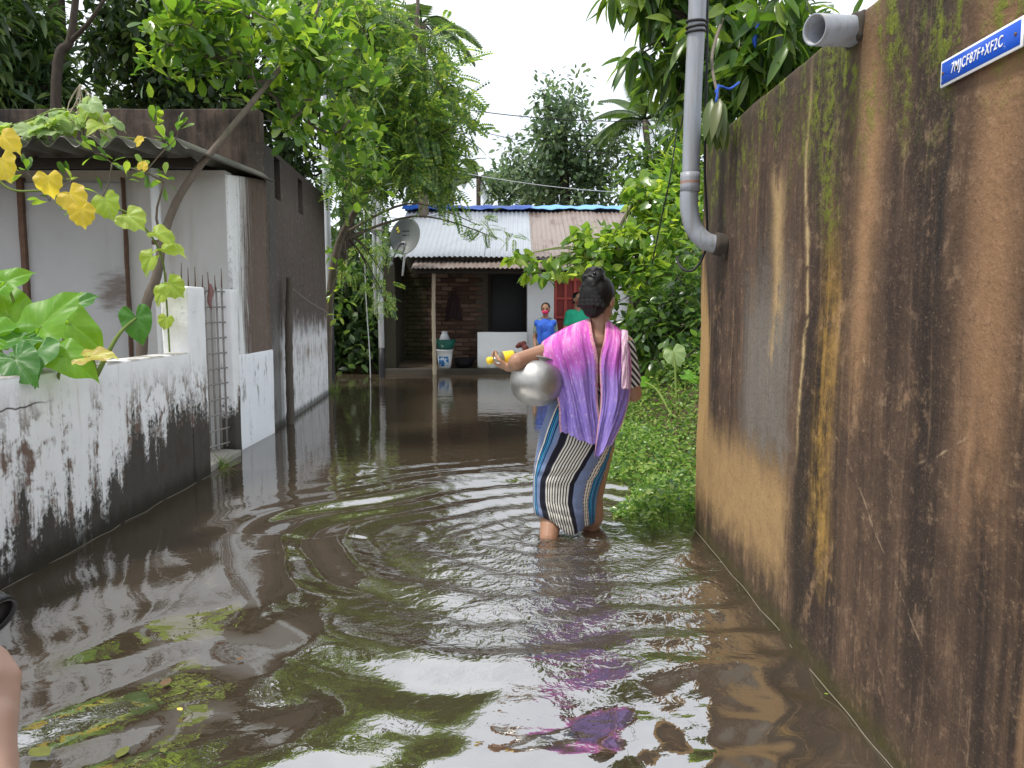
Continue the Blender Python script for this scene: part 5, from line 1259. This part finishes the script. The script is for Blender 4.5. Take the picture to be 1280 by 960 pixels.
# blouse with dark and white stripes: shows at the nape opening and right elbow
def m_blouse(k):
    p = k.tc('Object'); x, y, z = k.xyz(p); s = k.m('FRACT', (x*.75+z*.65)*48)
    return dict(c=k.mix(k.ss(s, .40, .52)*k.ss(s, .98, .88), (.018, .018, .025), (.62, .60, .55)), r=.85, h=k.noise(p, 200, 2), hs=.2, hd=.002)
mat('blouse_stripe', m_blouse)
bp = limb([W(716, 452, .02), W(703, 440)], [.066, .062])+limb([W(760, 448, .02), shR, shR.lerp(elR, .72)], [.070, .060, .052])
bp += [sph(W(741, 462, .035), (.143, .102, .115), 18, 12), sph(W(739, 492, .025), (.128, .098, .11), 18, 12)]
blob('blouse', bp, 'blouse_stripe', woman, .007, 4)

# shawl: two lengths of cloth over the shoulders, folds running down
def m_shawl(k):
    u, v, _ = k.xyz(k.tc('UV')); p = k.pos()
    n = k.noise(k.vec(u*5, v*3, 2), 1, 5, .6, .5); f = k.noise(k.vec(u*90, v*14, 1), 1, 4, .65); sp = k.noise(k.vec(u*26, v*26, 4), 1, 4, .7)
    d = v+(n-.5)*.22+(k.noise(k.vec(u*14, v*2, 9), 1, 4)-.5)*.12
    c = k.ramp(d, [(.10, (.70, .15, .47)), (.36, (.66, .09, .48)), (.52, (.52, .13, .54)), (.62, (.34, .22, .62)), (.80, (.27, .20, .60)), (1.0, (.33, .24, .64))])
    c = k.mix(k.ss(sp+f*.3, .68, .85)*.55, c, (.80, .66, .78)); c = k.mix(k.ss(f, .55, .75)*.28, c, (.62, .54, .85))
    c = k.mix(k.ss(n, .56, .38)*k.ss(v, .55, .3)*.65, c, (.84, .55, .72))
    bd = k.mx(k.ss(u, .055, .045), k.ss(u, .955, .965)); bn = k.noise(k.vec(u*40, v*60, 0), 1, 3)
    c = k.mix(bd*.8, c, k.mix(k.ss(bn, .45, .55), (.68, .22, .38), (.72, .52, .36)))
    return dict(c=c, r=.82, h=f*.5+sp*.3, hs=.3, hd=.003, tl=c, tf=.25, spec=.2)
mat('shawl_dye', m_shawl)
def cloth(name, rows, nf, amp, ph, m, parent, nu=80, nv=90, hem=0.0, bulge=.03):
    """rows: list of ((inner u,v,dy),(mid),(outer)) from front over the shoulder to the hem"""
    A = np.array([[tuple(W(*p)) for p in r] for r in rows]); tt = np.linspace(0, 1, nv)
    cols = [catmull(A[:, i], nv) for i in range(3)]
    s = np.linspace(0, 1, nu); G_ = np.zeros((nu, nv, 3))
    for j in range(nv):
        a, b, c = (q[j] for q in cols); G_[:, j] = np.outer((1-s)*(1-2*s), a)+np.outer(4*s*(1-s), b)+np.outer(s*(2*s-1), c)
    S, TT = np.meshgrid(s, tt, indexing='ij'); fall = smoothst(TT, .22, .6)
    Sw = S+.055*np.sin(6.1*S+2.7*TT+ph*3)+.03*np.sin(13*S-4.1*TT+ph)+.05*TT*np.sin(3*S+ph)
    am = .45+.55*np.sin(4.3*S+2.1*TT+ph*2)**2
    sh = lambda q: np.sign(np.sin(q))*np.abs(np.sin(q))**.75
    w = am*sh(2*np.pi*(Sw*nf+ph))+.5*(1-am*.6)*np.sin(2*np.pi*(Sw*nf*1.7+.25*np.sin(TT*5.1)+ph*2.3))+.22*np.sin(2*np.pi*Sw*nf*3.9+TT*7)
    drape = np.sin(2*np.pi*(TT*5.5-S*1.6+ph))*np.exp(-((TT-.52)/.16)**2)*(.3+.7*S)
    G_[..., 1] += -amp*w*(.30+.70*fall)-.0035*drape+.003*np.sin(S*17+TT*23+2*np.sin(S*9)); G_[..., 0] += amp*.35*np.cos(2*np.pi*(Sw*nf+ph))*fall; G_[..., 2] += hem*np.sin(S*9+ph)*smoothst(TT, .8, 1)+.004*np.sin(S*33+2*np.sin(S*8))*smoothst(TT, .9, 1)
    V, F = grid_sheet(G_, .003, (0, -1, .2)); uv = np.stack([S, TT], -1).reshape(-1, 2); uv = np.concatenate([uv, uv])
    return obj(name, V, F, m, parent, True, uv)
cloth('shawl', [((744, 440, .16), (722, 448, .16), (702, 462, .12)), ((740, 410, .10), (714, 418, .09), (688, 428, .07)), ((738, 398, .0), (708, 409, -.02), (678, 427, -.01)),
    ((742, 422, -.11), (706, 430, -.125), (676, 441, -.10)), ((748, 450, -.13), (714, 462, -.15), (688, 472, -.13)), ((748, 500, -.125), (722, 502, -.155), (697, 504, -.14)), ((752, 535, -.135), (726, 532, -.165), (698, 528, -.15)), ((755, 562, -.14), (728, 550, -.165), (699, 541, -.15))],
    2.8, .0078, .35, 'shawl_dye', woman, hem=.006)
cloth('shawl', [((752, 440, .16), (765, 445, .16), (778, 455, .14)), ((758, 410, .10), (770, 416, .09), (784, 426, .07)), ((757, 400, .0), (771, 409, -.02), (786, 424, -.01)),
    ((755, 422, -.10), (773, 430, -.125), (788, 442, -.08)), ((749, 452, -.14), (770, 462, -.155), (789, 470, -.10)), ((750, 500, -.145), (770, 500, -.165), (787, 496, -.12)), ((746, 535, -.15), (763, 532, -.17), (778, 528, -.14)), ((742, 574, -.155), (752, 566, -.16), (764, 556, -.15))],
    2.0, .0075, 1.1, 'shawl_dye', woman, hem=.004)
# hanging end of the border on the right
def m_border(k):
    u, v, _ = k.xyz(k.tc('UV')); n = k.noise(k.vec(u*8, v*40, 1), 1, 4)
    return dict(c=k.mix(k.ss(n, .42, .6), (.66, .50, .52), (.58, .30, .52)), r=.85)
mat('border_cloth', m_border)
cloth('shawl_end', [((777, 412, -.02), (781, 412, -.03), (785, 414, -.02)), ((777, 425, -.135), (781, 426, -.14), (785, 428, -.12)), ((777, 455, -.165), (781, 455, -.17), (786, 456, -.15)), ((777, 486, -.175), (782, 486, -.18), (787, 486, -.16))], 1.0, .002, .2, 'border_cloth', woman, 16, 40)

# wrap skirt
def m_skirt(k):
    u, v, _ = k.xyz(k.tc('UV')); n = k.noise(k.vec(u*160, v*40, 0), 1, 4, .65); n2 = k.noise(k.vec(u*14, v*9, 3), 1, 4)
    den = k.mix(n*.6+n2*.4, (.085, .115, .21), (.22, .27, .42)); blk = (.010, .010, .018); wh = k.mix(n, (.50, .48, .42), (.74, .71, .64))
    s1 = k.m('FRACT', (u-.13)*75); st = k.mix(k.ss(s1, .30, .42)*k.ss(s1, .99, .88), blk, wh)
    s2 = k.m('FRACT', (u-.326)*64); st2 = k.mix(k.ss(s2, .34, .46), k.mix(k.ss(k.m('FRACT', v*38), .4, .6), blk, (.30, .22, .18)), wh)
    s3 = k.m('FRACT', (u-.365)*30); st3 = k.ramp(s3, [(0, (.01, .01, .03)), (.18, (.02, .18, .36)), (.38, (.01, .02, .10)), (.55, (.04, .33, .42)), (.72, (.05, .08, .30)), (.88, (.10, .22, .40))], 'CONSTANT')
    def band(a, b): return k.ss(u, a-.0015, a+.0015)*k.ss(u, b+.0015, b-.0015)
    c = den
    for a, b, q in ((.018, .030, st2), (.030, .075, st3), (.100, .131, blk), (.131, .250, st), (.250, .272, blk), (.326, .367, st2), (.367, .425, st3), (.46, .475, blk), (.475, .585, st), (.585, .60, blk), (.68, .72, st2), (.72, .79, st3), (.86, .98, st)): c = k.mix(band(a, b), c, q)
    wet = k.ss(v+(n2-.5)*.25, .80, .93); c = k.mix(wet*.62, c, k.mix(.5, c, (.004, .005, .009)))
    return dict(c=c, r=.88-wet*.4, h=n+n2*.5, hs=.3, hd=.003, spec=.25)
mat('skirt_weave', m_skirt)
rings = [(492, 694, 773, .03, .105), (515, 684, 775, .03, .118), (540, 676, 770, .03, .125), (570, 671, 763, .04, .122), (600, 668, 755, .05, .116), (630, 667, 747, .06, .108), (648, 668, 743, .06, .102), (664, 672, 741, .06, .098)]
RG = catmull([(a, b, c) for a, b, c, _, _ in rings], 60); RD = catmull([(d, e, 0) for _, _, _, d, e in rings], 60)
nphi = 140; V, uv, F = [], [], []
for i in range(60):
    t = i/59; v, ul, ur = RG[i]; dy, ry = RD[i][:2]
    for j in range(nphi+1):
        ph = 2*math.pi*j/nphi
        hemv = 641+20*math.exp(-((ph-1.75)/.55)**2)+10*math.exp(-((ph-2.7)/.5)**2)+8*math.exp(-((ph-4.7)/1.0)**2)
        vv = 492+(hemv-492)*t; f = (vv-492)/(664-492); q = min(58.999, f*59); i0 = int(q); fr = q-i0
        v2, l2, r2 = RG[i0]*(1-fr)+RG[i0+1]*fr; dy2, ry2 = (RD[i0]*(1-fr)+RD[i0+1]*fr)[:2]
        cu, ru = (l2+r2)/2, (r2-l2)/2; low = max(0, f-.25)
        fold = .9*math.sin(ph*5+f*5+.6)+.6*math.sin(ph*9-f*7+1.2)+.4*math.sin(ph*17+f*11)
        ridge = math.exp(-((ph-(1.35-.5*math.sin(f*5.5))) / .16)**2)
        k1 = 1+.030*fold*low+.045*ridge*low-.03*math.exp(-((ph-2.25)/.2)**2)*low*2
        creases = .007*math.sin(f*70+ph*3)*math.exp(-((f-.55)/.10)**2)+.006*math.sin(f*95-ph*4)*math.exp(-((f-.85)/.08)**2)
        p = P(cu-ru*math.cos(ph)*k1, vv, 3.62+dy2); p.y -= (ry2*math.sin(ph))*k1+creases; V.append(tuple(p))
        off = np.interp(vv, [492, 550, 575, 597, 622, 650, 664], [.075, .058, .028, .0, .006, .036, .045]); uv.append((ph/(2*math.pi)-off, f))
n1 = nphi+1
for i in range(59):
    for j in range(nphi): F.append((i*n1+j, i*n1+j+1, (i+1)*n1+j+1, (i+1)*n1+j))
sk = obj('skirt', V, F, 'skirt_weave', woman, True, np.array(uv))
md = sk.modifiers.new('solid', 'SOLIDIFY'); md.thickness = .004; md.offset = -1

# pot under her arm
pc = W(671, 478, -.10)
def m_pot(k):
    p = k.tc('Object'); n = k.noise(p, 26, 5, .65); x, y, z = k.xyz(p); b = k.noise(k.vec(x*6, y*6, z*30), 1, 4); d = k.vor(p, 30)
    return dict(c=k.mix(n, (.30, .29, .27), (.52, .51, .49)), r=.34+n*.16, metal=.92, h=d*.5+b*.3+n*.3, hs=.18, hd=.006)
mat('dented_aluminium', m_pot)
prof = [(.002, -.100), (.045, -.099), (.085, -.082), (.112, -.050), (.124, -.008), (.120, .035), (.100, .066), (.076, .077), (.071, .081), (.076, .087), (.088, .091), (.091, .094), (.088, .095), (.072, .089), (.065, .081), (.070, .075), (.094, .062), (.113, .034), (.117, -.008), (.105, -.048), (.080, -.076), (.002, -.092)]
Mp = Matrix.Rotation(math.radians(10), 4, 'Y') @ Matrix.Rotation(math.radians(-26), 4, 'X')
pf = [(prof[i][0], prof[i][1]) for i in range(len(prof))]; pf = catmull([(a, b, 0) for a, b in pf], 80)[:, :2]
V, F = lathe([(max(.001, a), b) for a, b in pf], 56, pc, Mp); tag(obj('water_pot', V, F, 'dented_aluminium'), 'round dented aluminium pot tucked under the wading woman\'s left arm', 'pot')
# bottle in her hand
bo = empty('bottle', W(634, 450, .08), 'clear plastic bottle with yellow cap and yellow label in the wading woman\'s hand', 'bottle')
ax0, ax1 = W(645, 446, .10), W(611, 451, .06); dd = (ax1-ax0); Lb = dd.length; Mb = dd.to_track_quat('Z', 'Y').to_matrix().to_4x4()
def m_clear(k): return dict(c=(.93, .95, .96), r=.05, trans=.92, ior=1.35, spec=.5)
mat('clear_plastic', m_clear); plain('yellow_plastic', (.80, .54, .02), .35, .12, 20)
V, F = lathe([(.002, 0), (.028, .002), (.033, .012), (.033, Lb*.52), (.028, Lb*.66), (.014, Lb*.82), (.012, Lb*.9), (.002, Lb*.9)], 24, ax0, Mb); obj('bottle_body', V, F, 'clear_plastic', bo)
V, F = lathe([(.0335, Lb*.10), (.0345, Lb*.12), (.0345, Lb*.46), (.0335, Lb*.48)], 24, ax0, Mb); obj('label_wrap', V, F, 'yellow_plastic', bo)
V, F = lathe([(.002, Lb*.86), (.016, Lb*.86), (.0185, Lb*.92), (.018, Lb*1.03), (.012, Lb*1.07), (.002, Lb*1.08)], 20, ax0, Mb); obj('cap', V, F, 'yellow_plastic', bo)
plain('maroon_cloth', (.075, .016, .014), .9, .4, 30)
V, F = join([sph(W(651, 431, .10), (.020, .018, .014), 10, 8), sph(W(655, 429, .10), (.014, .016, .012), 10, 8), sph(W(647, 433, .10), (.012, .012, .010), 10, 8), sph(W(657, 436, .08), (.016, .03, .02), 10, 8)])
o = obj('cloth_bundle', V, F, 'maroon_cloth'); mod_apply(o, [('REMESH', dict(mode='VOXEL', voxel_size=.005, use_smooth_shade=True))]); tag(o, 'small dark red cloth bundle on the forearm of the wading woman', 'cloth')

# --- bystanders
def stander(label, u, vtop, Y, face, top, cloth_m, skin='skin_brown', mask=None, scarf=None, legs_m='black_door', armpose=None, hair_long=False, sleeve=.55, slim=1.0):
    ht = P(u, vtop, Y).z; x0 = P(u, vtop, Y).x; H = ht+.36; s = H/1.62
    t = empty('person', (x0, Y, -.36), label, 'person'); R = Rz(face)
    Q = lambda a, b, c: Vector((x0, Y, -.36))+(R @ Vector((a*slim, b, c)))*s
    hc = Q(0, .01, 1.515)
    parts = head_parts(hc, R, s)+limb([Q(0, 0, 1.45), Q(0, -.01, 1.33)], [.048*s, .055*s])
    parts += limb([Q(-.15, -.01, 1.30), Q(.15, -.01, 1.30)], [.055*s, .055*s])+[sph(Q(0, 0, 1.17), (.15*s, .10*s, .16*s), 16, 12, R), sph(Q(0, 0, .95), (.14*s, .105*s, .14*s), 16, 12, R)]
    for q in (-1, 1): parts += limb([Q(q*.08, 0, .86), Q(q*.085, .01, .46), Q(q*.085, -.01, .08)], [.085*s, .058*s, .038*s])+limb([Q(q*.085, -.02, .04), Q(q*.09, .14, .025)], [.036*s, .026*s])
    arms = armpose or [((-.17, -.01, 1.29), (-.23, -.03, 1.02), (-.19, .10, .80)), ((.17, -.01, 1.29), (.23, -.03, 1.02), (.19, .10, .80))]
    for i, (a, b, c) in enumerate(arms):
        parts += limb([Q(*a), Q(*b), Q(*c)], [.048*s, .040*s, .027*s]); w = Q(*c); parts += hand(w, w-Q(*b), R @ Vector((-1 if i else 1, .3, 0)), .35, s, 1 if i else -1)
    blob('body', parts, skin, t, .007*s, 4)
    hp = [sph(hc+R @ Vector((0, -.022, .035))*s, (.080*s, .090*s, .085*s), 16, 12, R), sph(hc+R @ Vector((0, -.05, -.02))*s, (.068*s, .05*s, .06*s), 14, 10, R)]
    if hair_long: hp += limb([hc+R @ Vector((0, -.08, 0))*s, hc+R @ Vector((0, -.10, -.22))*s], [.05*s, .03*s])
    blob('hair', hp, 'hair', t, .007*s, 2)
    for q in (-1, 1):
        V, F = sph(hc+R @ Vector((q*.030, .079, .008))*s, (.013*s, .008*s, .008*s), 10, 8, R); obj('eye', V, F, 'clip_dark', t)
    tp = limb([Q(-.14, -.01, 1.295), Q(.14, -.01, 1.295)], [.068*s, .068*s])+[sph(Q(0, 0, 1.17), (.168*s, .118*s, .17*s), 16, 12, R), sph(Q(0, 0, .95), (.16*s, .122*s, .15*s), 16, 12, R)]
    for a, b, c in arms: tp += limb([Q(*a), Q(*a).lerp(Q(*b), sleeve)], [.060*s, .054*s])
    blob(top, tp, cloth_m, t, .008*s, 4)
    lp = [sph(Q(0, 0, .90), (.155*s, .12*s, .10*s), 16, 10, R)]
    for q in (-1, 1): lp += limb([Q(q*.08, 0, .84), Q(q*.085, .01, .46), Q(q*.085, 0, .14)], [.098*s, .074*s, .058*s])
    blob('trousers', lp, legs_m, t, .009*s, 3)
    if mask:
        V, F = join([sph(hc+R @ Vector((0, .052, -.045))*s, (.056*s, .052*s, .042*s), 16, 12, R)]); obj('face_mask', V, F, mask, t)
    if scarf:
        sp = [sph(Q(0, .02, 1.19), (.165*s, .135*s, .17*s), 16, 12, R), sph(Q(-.03, .03, 1.02), (.17*s, .14*s, .22*s), 16, 12, R)]+limb([Q(-.17, .03, 1.28), Q(0, .09, 1.22), Q(.17, .03, 1.28)], [.06*s, .05*s, .06*s])+limb([Q(-.17, -.02, 1.30), Q(0, -.08, 1.34), Q(.17, -.02, 1.30)], [.055*s, .05*s, .055*s])+limb([Q(-.12, .11, 1.22), Q(-.10, .13, .85)], [.06*s, .05*s])+limb([Q(.10, .11, 1.22), Q(.09, .13, .95)], [.06*s, .045*s])
        blob('scarf', sp, scarf, t, .009*s, 3)
    return t
plain('blue_cloth', (.025, .10, .48), .8, .3, 12); plain('red_mask', (.62, .03, .12), .7, .2, 20); plain('green_cloth', (.012, .34, .19), .8, .2, 10); plain('floral_cloth', (.22, .26, .22), .85, .6, 60); plain('rust_mask', (.34, .06, .035), .7, .2, 20); plain('charcoal_cloth', (.035, .035, .042), .85, .3, 12)
stander('girl in a blue scarf and red face mask standing by the white wall', 682, 379, 12.6, math.radians(172), 'dress', 'floral_cloth', mask='red_mask', scarf='blue_cloth', hair_long=True, slim=.82)
stander('boy in a green shirt standing before the red door', 722, 366, 12.75, math.radians(205), 'shirt', 'green_cloth', mask='rust_mask', slim=.9)
# the bystander whose arm enters the frame, holding a camera
hx = P(26, 850, .80)
s_ = 1.0; bx, by = -1.02, .55
arm = [((-.17, -.01, 1.29), (-.23, -.03, 1.02), (-.19, .10, .80)), None]
tgt = Vector((hx.x-.035, hx.y, hx.z-.02)); base = Vector((bx, by, -.36))
loc = (tgt-base)/(1.50/1.62); arm[1] = ((.17, -.01, 1.29), tuple((P(-16, 1130, .72)-base)/(1.50/1.62)), (loc.x, loc.y, loc.z-.06))
u_, v_ = 640+FPX*bx/max(.1, by), 0
def stander_at(x, y, H, **kw):
    # express the head-top as a photo point at that depth
    q = project(np.array([[x, y, H-.36]]))[0]; return stander(kw.pop('label'), q[0], q[1], y, **kw)
st = stander_at(bx, by, 1.50, label='bystander in a charcoal shirt whose bare forearm reaches into view with a camera', face=0.0, top='shirt', cloth_m='charcoal_cloth', skin='skin_light', armpose=arm, sleeve=.6)
cmr = empty('camera', P(-60, 770, .80), 'black camera with a lens barrel held by the bystander', 'camera')
plain('camera_black', (.018, .018, .020), .38, .3, 30)
a, b = P(-86, 718, .80), P(-6, 770, .78); d = (b-a).normalized()
V, F = tube([a, a.lerp(b, .85), a.lerp(b, .87), b], [.020, .020, .0225, .0225], 24); obj('lens_barrel', V, F, 'camera_black', cmr)
V, F = hollow(b+d*.004, b-d*.004, .0232, .0195, 24); obj('lens_ring', V, F, 'camera_black', cmr)
V, F = bevel_box((a.x-.06, a.y-.06, a.z-.045), (a.x+.005, a.y+.06, a.z+.045), .008); obj('camera_body', V, F, 'camera_black', cmr)
